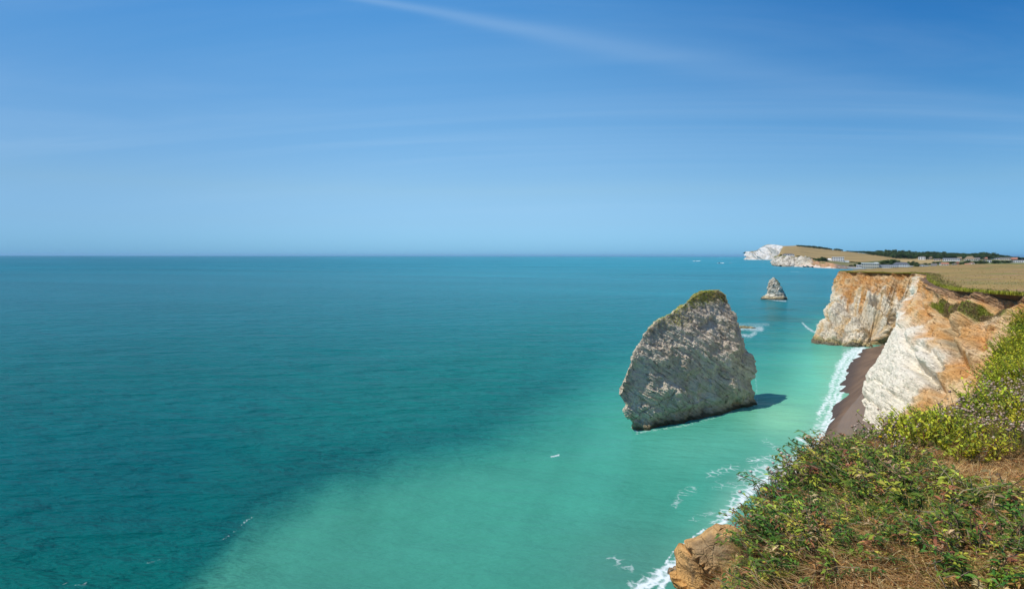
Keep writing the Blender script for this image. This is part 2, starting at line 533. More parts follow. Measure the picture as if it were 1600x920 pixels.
    streak([(1108, 742), (1150, 730)], 13, .56); streak([(1172, 719), (1208, 713)], 10, .64)
    streak([(1055, 790), (1065, 772), (1082, 764)], 13, .54); streak([(1160, 745), (1195, 732)], 16, .62)
    streak([(1120, 758), (1180, 760)], 14, .48); streak([(1080, 812), (1120, 800)], 12, .48)
    streak([(862, 714), (874, 711)], 3.0, .70, .3)
    streak([(345, 846), (366, 832), (378, 820), (396, 806)], 2.2, .62); streak([(365, 833), (374, 825)], 2, .66)
    streak([(100, 914), (135, 912)], 6, .5); streak([(230, 880), (250, 876)], 4, .42)
    streak([(1146, 512), (1190, 513)], 6, .72); streak([(1150, 522), (1172, 524), (1180, 520)], 5, .7)
    streak([(1150, 507), (1200, 506)], 5, .56)
    streak([(1254, 504), (1262, 512), (1272, 518), (1282, 519)], 3, .74); streak([(1276, 507), (1285, 512)], 5, .6)
    streak([(1246, 684), (1262, 690)], 4, .8); streak([(1196, 690), (1235, 712)], 10, .5)
    streak([(1192, 466), (1228, 470)], 2.5, .7)
    streak([(1000, 676), (1080, 662), (1180, 634)], 4, .52); streak([(1180, 575), (1184, 632)], 4, .5)
    streak([(988, 668), (996, 676)], 4, .68)
    for x0, x1, yy, k in ((1083, 1094, 407.6, .9), (1120, 1131, 410.8, 1.0), (1140, 1143, 410.6, .8), (1170, 1205, 409.5, .5),
                          (1235, 1250, 424, .6)):
        streak([(x0, yy), (x1, yy - .4)], .7, k, 0)
    streak([(1208, 416), (1250, 417), (1320, 420)], 1.2, .55)
    # scattered little caps
    caps = sstep(vnoise(np.stack((a / 2.5, b_ / 1.6, a * 0), -1), 40), .93, 1) * sstep(D, 900, 300) * .40
    f = np.maximum(f, caps)
    calm = T * sstep(X, 200, 500)
    link('sea', mesh('sea', P, grid_faces(*X.shape), col=np.clip(col, 0, 1), attrs={'foam': f, 'calm': calm}, mats=[sea_material()]), kind='structure')


build_sea()

# ------------------------------------------------------------------ cliffs of the bay
PROF = np.array([(0, 0), (.16, .14), (.33, .36), (.52, .58), (.70, .76), (.84, .87), (.95, .925), (1, 1)])      # (run, rise): slumped slope
PROF_H = np.array([(0, 0), (.16, .17), (.34, .36), (.54, .56), (.72, .74), (.88, .89), (.98, .95), (1, 1)])    # headland: one even face
SECT = [  # base x, y ; top x, y, z ; profile blend
    (3, 16, 2.6, 2.2, 19.5, 0), (14, 50, 6, 9, 19.5, 0), (26, 68, 16, 20, 20, 0), (38, 84, 36, 34, 25, 0), (50, 98, 88, 72, 24.2, 0), (59.2, 114.5, 81, 100, 24.0, 0),
    (68.5, 128, 84, 122, 23.8, 0), (82, 145, 97, 147, 23.8, 0), (96.5, 163, 114, 175, 23.8, 0), (111, 183, 129, 198, 23.8, .2), (123, 200, 139, 214, 24, .5),
    (130, 217, 143, 226, 24.1, .8), (122, 211.5, 139, 231, 24.1, 1), (113.5, 212, 136.5, 236, 24.1, 1), (106.5, 217, 133, 243, 24.1, 1), (104.8, 224, 132, 252, 24, 1),
    (118, 246, 138, 268, 24, 1), (150, 280, 162, 296, 24, 1), (190, 330, 196, 340, 24, 1)]


def smoothmin_edge():
    return [(s[2], s[3], s[4]) for s in SECT]


def build_cliff():
    G = []
    for bx, by, tx, ty, tz, k in SECT:
        pr = PROF * (1 - k) + PROF_H * k
        G.append([(bx + (tx - bx) * r, by + (ty - by) * r, -1.0 + (tz + 1.0) * h) for r, h in pr])
    G = np.array(G)
    u = np.concatenate([np.linspace(0, 4, 70)[:-1], np.linspace(4, 15.6, 640)[:-1], np.linspace(15.6, 18, 50)])
    nv = 150
    G = catmull(G, u, 0); G = catmull(G, nv, 1)
    U = np.repeat(u[:, None], nv, 1); V = np.repeat(np.linspace(0, 1, nv)[None], len(u), 0)
    N = grid_normals(G)
    if N[len(u) // 2, nv // 2, 0] > 0: N = -N
    p = G.copy()
    z = p[..., 2]
    warp = np.stack([fbm(p / 7, 3, .5, 50 + k) for k in range(3)], -1)
    head = sstep(U, 10.3, 11.5)                       # the headland face
    zn = 11 * sstep(U, 4.92, 4.45)
    slab = sstep(U, 4.3, 5.2) * (1 - sstep(U, 9.6, 10.8)) * sstep(z - (14.5 - zn + (p[..., 1] - 112) * .075) - warp[..., 0] * 2.5, 2.5, -1.5)
    slab_s = sstep(U, 4.2, 5.4) * (1 - sstep(U, 9.6, 10.8)) * sstep(z - (14.5 - zn + (p[..., 1] - 112) * .075) - warp[..., 0] * 2.0, 1.2, -1.2)
    amp = 1 - .55 * slab
    # bedding dips to the right; broken into blocks
    bn = np.array((.52, -.12, .84))
    qq = p @ bn + warp[..., 0] * 1.1 + warp[..., 1] * .3
    led = (qq / 1.05) % 1.0; led2 = (qq / .38 + .3) % 1.0
    lid = vnoise(np.stack((np.floor(qq / 1.05) * 7.7, p[..., 1] / 5, p[..., 0] / 5), -1), 61)
    bz = bn / np.linalg.norm(bn); bx = np.cross((0, 1, 0), bz); bx /= np.linalg.norm(bx); by = np.cross(bz, bx)
    pb = np.stack(((p + warp) @ bx, (p + warp) @ by, (p + warp) @ bz), -1)
    f1, f2, cid = worley(pb / np.array((3.4, 3.0, 1.0)), 70)
    g1, g2, cid2 = worley(pb / np.array((1.5, 1.3, .55)), 75)
    d = fbm(p / 13, 3, .5, 52) * 1.7 * (1 - .4 * slab)
    d += 1.7 * slab_s * sstep(z, 0, 4)
    d += head * (ridged(np.stack((U * 2.6 + z * .05, V * .8 + warp[..., 0] * .3, U * 0), -1), 3, 83) - .2) * .9
    d += amp * (ridged(p / np.array((4.5, 4.5, 7.5)), 4, 55) - .2) * .85
    d += amp * ((led - .5) * .42 * (.45 + .55 * lid) + (led2 - .5) * .14) * (.5 + .7 * head)
    d += amp * ((cid - .5) * .70 - .32 * sstep(f2 - f1, .12, 0)) * (.5 + .4 * head)
    d += ((cid2 - .5) * .34 - .16 * sstep(g2 - g1, .1, 0)) * (.45 + .55 * amp)
    d += fbm(p / .7, 2, .6, 84) * .16 * (.5 + .5 * amp)
    # rills in the soft upper slope
    soft = sstep(z, 12, 17) * (1 - head)
    along = U * 9
    d += soft * ridged(np.stack((along * .30 + warp[..., 0] * .6, V * 1.6, along * 0), -1), 4, 81) * 1.9
    # joint that splits the slab, shaded hollow under its top
    e = np.stack((p[..., 0] - 74, p[..., 1] - 113, z - 9.5), -1)
    d -= 1.6 * np.exp(-((e @ np.array((.3, .8, .25))) / 2.0) ** 2 - ((e @ np.array((.6, -.35, -.7))) / 5) ** 2) * sstep(U, 4, 4.6)
    # cave in the inner corner of the headland
    d -= 7.5 * np.exp(-((p[..., 0] - 123.5) / 3.4) ** 2 - ((z - 5) / 6) ** 2) * sstep(U, 11.2, 11.8)
    d -= 2.2 * np.exp(-((p[..., 0] - 121 + (z - 12) * .8) / 1.6) ** 2 - ((z - 12) / 5) ** 2) * sstep(U, 11.2, 11.8)
    PX = to_px(p); fx, fy = PX[..., 0] + warp[..., 0] * 9, PX[..., 1] + warp[..., 1] * 7
    vis = sstep(U, 4.2, 4.5)

    def groove(pts, w, k, um):
        return k * np.exp(-(polydist(fx, fy, pts) / w) ** 2) * um
    sp = sstep(U, 4.3, 4.6) * sstep(U, 10.6, 10.0); hd = sstep(U, 11.0, 11.6)
    rec = groove([(1428, 566), (1448, 590), (1474, 622)], 8, 3.0, sp)                     # hollow that splits the spur
    rec += groove([(1418, 520), (1432, 548), (1440, 572)], 5, 1.1, sp) + groove([(1452, 545), (1470, 580)], 6, 1.2, sp)
    rec += groove([(1462, 470), (1480, 515), (1494, 560), (1510, 590)], 9, 1.9, sp) + groove([(1520, 500), (1535, 540)], 8, 1.5, sp)
    rec += groove([(1438, 455), (1444, 474), (1450, 490)], 4.5, 1.3, sp) + groove([(1346, 606), (1372, 640)], 2.5, .6, sp) + groove([(1370, 600), (1420, 640)], 2.5, .5, sp)
    rec += groove([(1372, 470), (1386, 492), (1404, 520)], 7, 3.2, hd) + groove([(1374, 532), (1398, 538)], 8, 3.4, hd) + groove([(1340, 458), (1352, 486), (1372, 520)], 6, 1.5, hd)
    rec += groove([(1325, 440), (1330, 480), (1322, 515)], 6, 1.2, hd) + groove([(1294, 504), (1308, 506)], 3.5, 2.2, hd) + groove([(1400, 440), (1396, 470)], 6, 1.3, hd)
    d -= rec
    d += groove([(1352, 448), (1366, 480), (1384, 512)], 6, 1.6, hd) + groove([(1310, 470), (1300, 520)], 9, 1.2, hd) + groove([(1500, 535), (1522, 572)], 8, 1.3, sp)
    ov = np.exp(-((z - 7.5 - p[..., 0] * 0) / .8) ** 2) * sstep(U, 13.3, 14.3) * sstep(U, 16, 15.4)
    d -= ov * 1.3
    G = G + N * (d * sstep(V, 0, .03) * sstep(V, 1, .975))[..., None]
    # ---- mineral colours
    chalk = np.array((.72, .63, .475)); bright = np.array((.78, .70, .555)); orange = np.array((.58, .305, .105)); sand = np.array((.67, .46, .235))
    soil = np.array((.115, .072, .044)); algae = np.array((.36, .28, .10)); turf = np.array((.16, .15, .045)); grey = np.array((.46, .41, .315))
    c = lerp(chalk, bright, slab)
    st = fbm(np.stack((U * 3.2, V * 1.3, U * 0), -1), 4, .55, 90)
    st2 = fbm(p / np.array((2.2, 2.2, 5)), 4, .55, 93)
    yel = np.clip(sstep(st + st2 * .6, -.05, .5) * (head * .75 + .15) * (1 - slab), 0, 1)
    c = lerp(c, (.66, .46, .23), yel)
    c = lerp(c, grey, sstep(vnoise(p / 1.3, 96) + st2, .45, 1.0) * .45 * (1 - slab * .6))
    c = lerp(c, grey * .75, sstep(fbm(np.stack((qq / .5, p[..., 1] / 4, p[..., 0] / 4), -1), 3, .6, 97), .24, .5) * .42 * (1 - slab * .7))
    zt = np.where(head > .5, 16.0 + st * 8, 14.5 - zn + (p[..., 1] - 112) * .065 + warp[..., 1] * 2.5)
    org = sstep(z + st2 * 2.2, zt - 1.0, zt + 2.4)
    mixo = lerp(orange, sand, sstep(fbm(p / 3.5, 4, .6, 99), -.25, .35))
    mixo = lerp(mixo, np.array((.44, .25, .11)), sstep(fbm(p / 2.0, 4, .6, 101), .25, .6) * .45)
    c = lerp(c, mixo, org * (1 - .35 * sstep(st2, .1, .6)))
    # brown soil shelf, dark turf-bound soil below the edge
    shelf = sstep(V + st2 * .015, .86, .90) * sstep(U, 4.2, 5.0) * sstep(U, 7.4, 6.2)
    c = lerp(c, (.40, .235, .13), shelf * .9)
    sb = sstep(V * 1 + st2 * .012, .957 - .0 * head, .968)
    c = lerp(c, soil * 1.5, sb * (1 - .45 * head))
    # slumped vegetated patch
    gp = np.exp(-((U - 5.65 + (V - .75) * 1.4) / .75) ** 2 - ((V - .76) / .11) ** 2) + st2 * .22
    gpm = sstep(gp, .42, .62) * (1 - head)
    c = lerp(c, lerp((.20, .15, .07), (.17, .19, .035), sstep(vnoise(p / 2.2, 105), -.2, .3)), gpm)
    # rubble, tide mark
    c = lerp(c, (.24, .20, .12), np.clip(groove([(1478, 508), (1486, 530), (1490, 546)], 8, 1.2, sp) * (.6 + st2 * 1.5), 0, .8))
    c = lerp(c, (.30, .19, .11), np.clip(groove([(1374, 532), (1400, 540)], 9, 1, hd), 0, .7))
    tide = sstep(z + st2 * .8, 2.1, .7) * sstep(U, 9.8, 11)
    c = lerp(c, algae, tide * .8)
    c = lerp(c, (.13, .115, .09), sstep(z + st2 * .4, .75, .3) * .8)
    near = sstep(U, 4.2, 3.2)
    c = lerp(c, (.30, .20, .11), near * .8)
    link('chalk_cliff', mesh('chalk_cliff', G, grid_faces(*U.shape), col=np.clip(c, 0, 1), smooth=False, mats=[M_chalk]), kind='structure')
    return G, U, V, gpm, c


CG, CU, CV, CGRASS, _ = build_cliff()
EDGE = CG[:, -1, :]          # the top edge of the cliff, as displaced


# ------------------------------------------------------------------ the field on the headland
def build_field():
    i0 = np.searchsorted(CU[:, 0], 3.6)
    e = EDGE[i0:]
    nb = 90
    far = np.array([(420, 60, 26), (420, 170, 26.5), (420, 300, 26), (380, 400, 25.6), (330, 430, 25.2), (270, 395, 24.8), (215, 345, 24.2), (200, 342, 23.5)])
    t = np.linspace(0, 1, len(e))
    # outer rim swept round the back of the field
    src = np.array([0, .22, .38, .5, .62, .78, .92, 1.0])
    rim = np.stack([np.interp(t, src, far[:, k]) for k in range(3)], -1)
    s = (np.linspace(0, 1, nb) ** 2.2)[None, :, None]
    G = e[:, None] * (1 - s) + rim[:, None] * s
    p = G.copy()
    b = sstep(np.repeat(np.linspace(0, 1, nb)[None], len(e), 0), .04, .2)
    G[..., 2] += fbm(p * np.array((1, 1, 0)) / 24, 4, .5, 120) * .55 * b + fbm(p * np.array((1, 1, 0)) / 5, 3, .5, 121) * .14 * b
    n = fbm(p / np.array((30, 12, 9)), 4, .55, 125); n2 = fbm(p / 6, 4, .6, 126)
    c = lerp((.31, .21, .075), (.23, .165, .06), sstep(n + n2 * .3, -.3, .35))
    c = lerp(c, (.21, .195, .06), sstep(n * .9 + n2 * .5, .02, .4) * .75)
    c = lerp(c, (.33, .19, .11), sstep(fbm(p / np.array((40, 8, 9)), 3, .5, 127), .1, .4) * .6)
    ed = np.linalg.norm((G - e[:, None])[..., :2], axis=-1)
    c = lerp(c, (.22, .22, .05), sstep(ed + n2 * 2.0, 3.2, .8) * .8)
    # green strip along the far right boundary
    c = lerp(c, (.11, .17, .035), sstep(p[..., 1], 395, 408) * sstep(p[..., 0], 290, 320))
    me = mesh('headland_field', G, grid_faces(*G.shape[:2]), col=np.clip(c, 0, 1), mats=[M_land])
    link('headland_field', me, kind='structure')
    return G, c


FG, FC = build_field()


# ------------------------------------------------------------------ beach
def build_beach():
    W_ = np.array([sea_at(x, y)[:2] for x, y in WATERLINE[4:]])
    W_ = catmull(W_, 90)
    B = np.array([(s[0], s[1]) for s in SECT[4:12]], float)
    B = catmull(B, 90)
    nv = 26
    s = np.linspace(-.5, 2.0, nv)[None, :, None]
    G2 = W_[:, None] * (1 - s) + B[:, None] * s
    z = np.linspace(-.5, 2.0, nv)[None] * np.ones((90, 1))
    zz = np.where(z < 0, z * 1.2, z * .9)
    G = np.concatenate((G2, zz[..., None]), -1)
    G[..., 2] += fbm(G / 1.4, 3, .5, 140) * .08 + .05 * np.sin(z * 20 + fbm(G / 4, 2, .5, 142) * 3)
    n = fbm(G / 2.5, 4, .6, 141)
    c = lerp((.19, .122, .075), (.13, .085, .055), sstep(n, -.3, .3))
    c = lerp(c, (.085, .062, .048), sstep(z + n * .15, .22, .02))
    c = lerp(c, (.22, .17, .13), sstep(z + n * .2, .75, 1.0) * .6)
    link('beach', mesh('beach', G, grid_faces(90, nv), col=c, mats=[rocky('shingle', 2.5, 12, .6, .06, .7, .2)]), kind='structure')


build_beach()


# ------------------------------------------------------------------ far coast
FAR = {
    1209: [(2180, 401), (2240, 400.6), (2330, 401), (2500, 403), (2800, 406), (3100, 411)],
    1217: [(2150, 399.5), (2400, 398.5), (2800, 397.5), (3400, 396.8), (4000, 396.6), (4600, 397)],
    1224: [(2100, 399.5), (2400, 398.3), (2800, 396), (3500, 391.5), (4300, 387), (5150, 383.7)],
    1250: [(1930, 400.5), (2200, 399.5), (2800, 395.5), (3600, 389.5), (4400, 385.5), (5200, 382.8)],
    1275: [(1830, 408), (2000, 404), (2600, 400), (3400, 393), (4200, 388.5), (5000, 385.2)],
    1300: [(1700, 412), (1850, 408.4), (2300, 404.5), (3000, 398), (3800, 392.5), (4600, 389.5)],
    1335: [(1500, 419.6), (1700, 412), (2100, 408.7), (2700, 402), (3300, 396.8), (4000, 393.8)],
    1395: [(1420, 420.5), (1700, 413), (2000, 409), (2400, 405), (2900, 400.8), (3400, 398.5)],
    1425: [(1400, 420.5), (1700, 412.5), (2000, 408.4), (2300, 405.6), (2800, 403), (3300, 401)],
    1500: [(1400, 419), (1650, 412.8), (1900, 409.4), (2200, 407.3), (2600, 405), (3200, 402.5)],
    1600: [(1400, 417), (1600, 412.3), (1900, 410.2), (2200, 408.6), (2600, 406.5), (3200, 405)],
    1800: [(1400, 416), (1600, 412.3), (1900, 410.2), (2200, 408.6), (2600, 406.5), (3200, 405)]}
_fx = sorted(FAR)
_fa = np.array([FAR[x] for x in _fx], float)
_fX = np.linspace(1209, 1800, 230)
_row = np.linspace(0, 5, 90)
_g = np.stack([[np.interp(_fX, _fx, _fa[:, r, k]) for k in range(2)] for r in range(6)], 0)      # row, (Y,y), x
_g = catmull(_g, _row, 0)                                                                         # 90, 2, nx


def far_ground(x, y):
    """the point of the far hillside seen at photo pixel x, y"""
    ys = np.array([np.interp(x, _fX, _g[r, 1]) for r in range(90)]); Ys = np.array([np.interp(x, _fX, _g[r, 0]) for r in range(90)])
    k = 0
    while k < 88 and ys[k + 1] > y: k += 1
    f = np.clip((ys[k] - y) / (ys[k] - ys[k + 1] + 1e-6), 0, 1)
    Y = Ys[k] * (1 - f) + Ys[k + 1] * f
    yy = ys[k] * (1 - f) + ys[k + 1] * f
    return at(x, yy, Y)


def build_far():
    Yg = _g[:, 0].T; yg = _g[:, 1].T
    Xg = np.repeat(_fX[:, None], 90, 1)
    G = np.stack(((Xg - 800) / F * Yg, Yg, H - (yg - 400) / F * Yg), -1)
    G[..., 2] += fbm(G * np.array((1, 1, 0)) / 160, 3, .5, 150) * 1.6
    # seaward skirt under the front edge and over the back crest
    fr = G[:, :1].copy(); fr[..., 2] = -2; fr[..., 1] -= 3
    bk = G[:, -1:].copy(); bk[..., 1] += 300; bk[..., 0] *= bk[..., 1] / (bk[..., 1] - 300); bk[..., 2] -= 40
    G = np.concatenate((fr, G, bk), 1)
    px = to_px(G)
    x, y = px[..., 0], px[..., 1]
    n = fbm(G / 120, 4, .55, 151); n2 = fbm(G / 40, 3, .55, 152)
    c = lerp((.34, .235, .095), (.27, .19, .072), sstep(n, -.3, .3))
    c = lerp(c, (.20, .17, .06), sstep(n + n2 * .5, .2, .6) * .6)
    # rough green ground round the village and along the hill's foot
    yb = np.interp(x, [1209, 1230, 1262, 1300, 1340, 1390, 1402, 1470, 1500, 1600], [399, 399.2, 402, 407.3, 408.8, 404.8, 404.6, 406, 404, 404])
    low = sstep(y + n2 * .8, yb - .2, yb + .8)
    c = lerp(c, lerp((.12, .135, .04), (.20, .165, .07), sstep(n2, -.3, .3)), low)
    f2 = inpoly(x, y, [(1402, 404.2), (1440, 404.6), (1472, 406.5), (1462, 410), (1436, 411), (1418, 410), (1404, 407)])
    c = np.where(f2[..., None], np.array((.37, .265, .11)), c)
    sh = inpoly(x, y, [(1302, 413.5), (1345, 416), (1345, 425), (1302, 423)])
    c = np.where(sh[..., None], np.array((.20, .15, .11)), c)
    link('hillside', mesh('hillside', G, grid_faces(*G.shape[:2]), col=np.clip(c, 0, 1), mats=[M_hill]), kind='structure')

    # white cliff under the high down
    top = [(1163.5, 393.0), (1166, 392.4), (1174, 392), (1181, 391.2), (1186, 388), (1190, 385.5), (1198, 381.8), (1206, 381.4), (1216, 382.3), (1225, 383.8), (1231, 384.4)]
    yy = np.linspace(5750, 5220, 11)
    top = [(x_, y_, q + 110) for (x_, y_), q in zip(top, yy)]
    base = [(x_, 400 + H * F / q) for x_, q in zip((1163.5, 1165, 1170, 1176, 1181, 1185, 1191, 1197, 1203, 1211, 1218), yy)]
    T = np.array([at(*t) for t in top]); B = np.array([sea_at(x_, y_) for x_, y_ in base]); B[:, 2] = -4
    Bk = T * np.array((1.06, 1.07, 1)); Bk[:, 2] = T[:, 2] * .8
    Gc = np.stack([B * (1 - s) + T * s for s in (0, .33, .66, 1.0)], 1)
    Gc = catmull(catmull(Gc, 170, 0), 70, 1)
    Nn = grid_normals(Gc)
    if Nn[80, 30, 1] > 0: Nn = -Nn
    u = np.repeat(np.linspace(0, 1, 170)[:, None], 70, 1); v = np.repeat(np.linspace(0, 1, 70)[None], 170, 0)
    gul = ridged(np.stack((u * 15 + v * 5.5 + fbm(np.stack((u * 5, v * 4, u * 0), -1), 3, .5, 160) * 1.2, v * 1.6, u * 0), -1), 4, 161)
    d = (gul - .2) * 36 * np.sin(np.pi * np.clip(v, 0, 1)) ** .6 + fbm(Gc / 90, 4, .55, 162) * 14
    Gc = Gc + Nn * (d * sstep(v, 1, .93))[..., None]
    Gc = np.concatenate((Gc, catmull(Bk, 170, 0)[:, None]), 1)
    nz = fbm(Gc / 70, 4, .6, 163)
    gul_ = np.concatenate((gul, gul[:, -1:]), 1)
    cc = lerp((.58, .56, .52), (.40, .38, .33), sstep(nz - (gul_ - .2) * .5, -.05, .35))
    v2 = np.concatenate((v, np.full((170, 1), 1.2)), 1); u2 = np.concatenate((u, u[:, -1:]), 1)
    cc = lerp(cc, (.27, .21, .10), sstep(v2 + nz * .06, .955, .99))
    cc = lerp(cc, (.30, .24, .11), sstep(u2 + nz * .05, .90, .95) * sstep(v2, .35, .75))
    link('white_sea_cliff', mesh('white_sea_cliff', Gc, grid_faces(170, 71), col=cc, mats=[M_far_rock]), kind='structure')

    # lower cliff in front of it, running into the red bank and the beach
    top = [(1209.5, 402.5, 2210), (1211, 400.8, 2180), (1217, 399.3, 2150), (1225, 399.3, 2100), (1234, 400.3, 2040), (1243, 401.6, 1990), (1252, 400.6, 1930), (1261, 402, 1900), (1268, 404.6, 1870), (1276, 408, 1820), (1288, 408.2, 1790), (1300, 410.5, 1700), (1312, 413, 1640), (1322, 416, 1580)]
    base = [(1207.5, 414), (1208.3, 414.3), (1214, 415.2), (1222, 416), (1232, 416.2), (1241, 416), (1250, 416.3), (1260, 416.8), (1268, 417.2), (1277, 417.6), (1289, 418.2), (1301, 418.8), (1313, 419.5), (1326, 420.5)]
    T = np.array([at(*t) for t in top]); B = np.array([sea_at(x_, y_) for x_, y_ in base]); B[:, 2] = -1
    M1 = B * .55 + T * .45; M1[:, 2] = -1 + (T[:, 2] + 1) * np.interp(np.arange(14), [0, 8, 10, 13], [.46, .46, .25, .25])
    Gc = np.stack((B, M1, T), 1)
    Gc = catmull(catmull(Gc, 240, 0), 60, 1)
    Nn = grid_normals(Gc)
    if Nn[80, 30, 1] > 0: Nn = -Nn
    u = np.repeat(np.linspace(0, 13, 240)[:, None], 60, 1); v = np.repeat(np.linspace(0, 1, 60)[None], 240, 0)
    f1, f2_, cid = worley(Gc / np.array((16, 16, 11)), 170)
    d = (ridged(Gc / np.array((26, 26, 34)), 4, 171) - .2) * 11 + (cid - .5) * 7 - 3 * sstep(f2_ - f1, .15, 0) + fbm(Gc / 5, 3, .5, 172) * 1.2
    Gc = Gc + Nn * (d * sstep(v, 1, .9) * np.interp(u, [0, 8, 9.5, 13], [1, 1, .45, .3]))[..., None]
    nz = fbm(Gc / 14, 4, .6, 173)
    cc = lerp((.58, .53, .44), (.27, .24, .18), sstep(nz, -.2, .3))
    cc = lerp(cc, (.66, .56, .42), sstep(u, 5.5, 7) * sstep(v, .9, .2) * .7)
    cc = lerp(cc, (.14, .15, .045), sstep(v + nz * .16 - .12 * sstep(u, 3, 5), .80, .92))
    red = sstep(u + nz, 7.6, 8.8) * sstep(v + nz * .1, .28, .4)
    cc = lerp(cc, lerp((.46, .235, .12), (.30, .19, .08), sstep(nz, -.1, .4)), red * .9)
    cc = lerp(cc, (.64, .50, .40), sstep(v, .32, .16) * sstep(u, 4.5, 6.5) * sstep(u, 11.8, 11))
    cc = lerp(cc, (.20, .155, .12), sstep(u, 11, 11.8))
    cc = lerp(cc, (.16, .13, .09), sstep(Gc[..., 2] + nz * 2, 4.0, 1.5) * sstep(u, 5, 4))
    link('fort_headland_cliff', mesh('fort_headland_cliff', Gc, grid_faces(240, 60), col=np.clip(cc, 0, 1), mats=[M_far_rock]), kind='structure').name = 'low_sea_cliff'


build_far()


# ------------------------------------------------------------------ tufts: clusters of tapering blades as one mesh
def blades(pos, nrm, hgt, wid, lean, colr, seg=2, seed=0, jit=.25):
    """pos (n,3) roots -> arrays of bent tapering blades"""
    r = np.random.default_rng(seed)
    n = len(pos)
    hgt = np.broadcast_to(hgt, n); wid = np.broadcast_to(wid, n); lean = np.broadcast_to(lean, n)
    az = r.uniform(0, 2 * np.pi, n)
    dr = np.stack((np.cos(az), np.sin(az), 0 * az), -1)
    sd = np.stack((-np.sin(az), np.cos(az), 0 * az), -1) * 1.0
    tw = r.uniform(-.8, .8, n)[:, None]
    sd = sd * np.cos(tw) + dr * np.sin(tw)
    up = np.broadcast_to(np.asarray(nrm, float), (n, 3))
    up = up / np.linalg.norm(up, axis=-1, keepdims=True)
    rows = []
    for k in range(seg + 1):
        t = k / seg
        c = pos + up * (hgt * t * (1 - .25 * lean * t))[:, None] + dr * (hgt * lean * t * t)[:, None]
        w = (wid * (1 - t) ** .7 * (1 if k else .8))[:, None] * .5
        if k < seg: rows += [c - sd * w, c + sd * w]
        else: rows += [c]
    V = np.stack(rows, 1)
    m = V.shape[1]
    base = np.arange(n)[:, None] * m
    q = [np.concatenate([base + 2 * k, base + 2 * k + 1, base + 2 * k + 3, base + 2 * k + 2], 1) for k in range(seg - 1)]
    q = np.concatenate(q) if q else np.zeros((0, 4), int)
    t3 = np.concatenate([base + 2 * seg - 2, base + 2 * seg - 1, base + 2 * seg], 1)
    colr = np.broadcast_to(np.asarray(colr, float), (n, 3)) * (1 + r.uniform(-jit, jit, (n, 1)))
    cc = np.repeat(colr[:, None], m, 1)
    return V.reshape(-1, 3), q, t3, cc.reshape(-1, 3)


def leaves(pos, dirv, length, wid, colr, seed=0, fold=.25, droop=.3, jit=.3):
    """folded lance-shaped leaves: 6 verts, 4 triangles each"""
    r = np.random.default_rng(seed)
    n = len(pos)
    d = np.asarray(dirv, float); d = d / (np.linalg.norm(d, axis=-1, keepdims=True) + 1e-9)
    a = np.cross(d, np.array((0, 0, 1.0))); a /= (np.linalg.norm(a, axis=-1, keepdims=True) + 1e-6)
    tw = r.uniform(-.7, .7, n)[:, None]
    up = np.cross(a, d)
    s = a * np.cos(tw) + up * np.sin(tw); up = np.cross(s, d)
    L = np.broadcast_to(length, n)[:, None]; Wd = np.broadcast_to(wid, n)[:, None] * .5
    p0 = pos; p1 = pos + d * L * .5 + up * 0
    tip = pos + d * L - np.array((0, 0, 1.0)) * L * droop
    mid = p1 - np.array((0, 0, 1.0)) * L * droop * .2
    l = mid + s * Wd + up * Wd * fold; rr = mid - s * Wd + up * Wd * fold
    V = np.stack((p0, l, mid, rr, tip), 1)
    b = np.arange(n)[:, None] * 5
    t3 = np.concatenate([np.concatenate([b + i, b + j, b + k], 1) for i, j, k in ((0, 2, 1), (0, 3, 2), (1, 2, 4), (2, 3, 4))])
    colr = np.broadcast_to(np.asarray(colr, float), (n, 3)) * (1 + r.uniform(-jit, jit, (n, 1)))
    return V.reshape(-1, 3), np.zeros((0, 4), int), t3, np.repeat(colr[:, None], 5, 1).reshape(-1, 3)


def joinparts(parts):
    V, Q, T, Cc, o = [], [], [], [], 0
    for v, q, t, c in parts:
        V.append(v); Q.append(np.asarray(q).reshape(-1, 4) + o); T.append(np.asarray(t).reshape(-1, 3) + o); Cc.append(c); o += len(v)
    return np.concatenate(V), np.concatenate(Q).astype(int), np.concatenate(T).astype(int), np.concatenate(Cc)


def pmesh(name, parts, mat, smooth=True):
    V, Q, T, c = joinparts(parts)
    return mesh(name, V, Q, T, col=np.clip(c, 0, 1), smooth=smooth, mats=[mat])


def pick(cols, n, r, w=None):
    return np.asarray(cols, float)[r.choice(len(cols), n, p=w)]


def scatter(G, mask, n, r):
    """n random points on a grid surface, weighted by mask x area"""
    a = G[:-1, :-1]; b = G[1:, :-1]; c = G[1:, 1:]; d = G[:-1, 1:]
    ar = np.linalg.norm(np.cross(c - a, d - b), axis=-1) * mask[:-1, :-1]
    pr = (ar / ar.sum()).ravel()
    k = r.choice(len(pr), n, p=pr)
    i, j = np.unravel_index(k, ar.shape)
    u, v = r.random((2, n, 1))
    return a[i, j] * (1 - u) * (1 - v) + b[i, j] * u * (1 - v) + c[i, j] * u * v + d[i, j] * (1 - u) * v


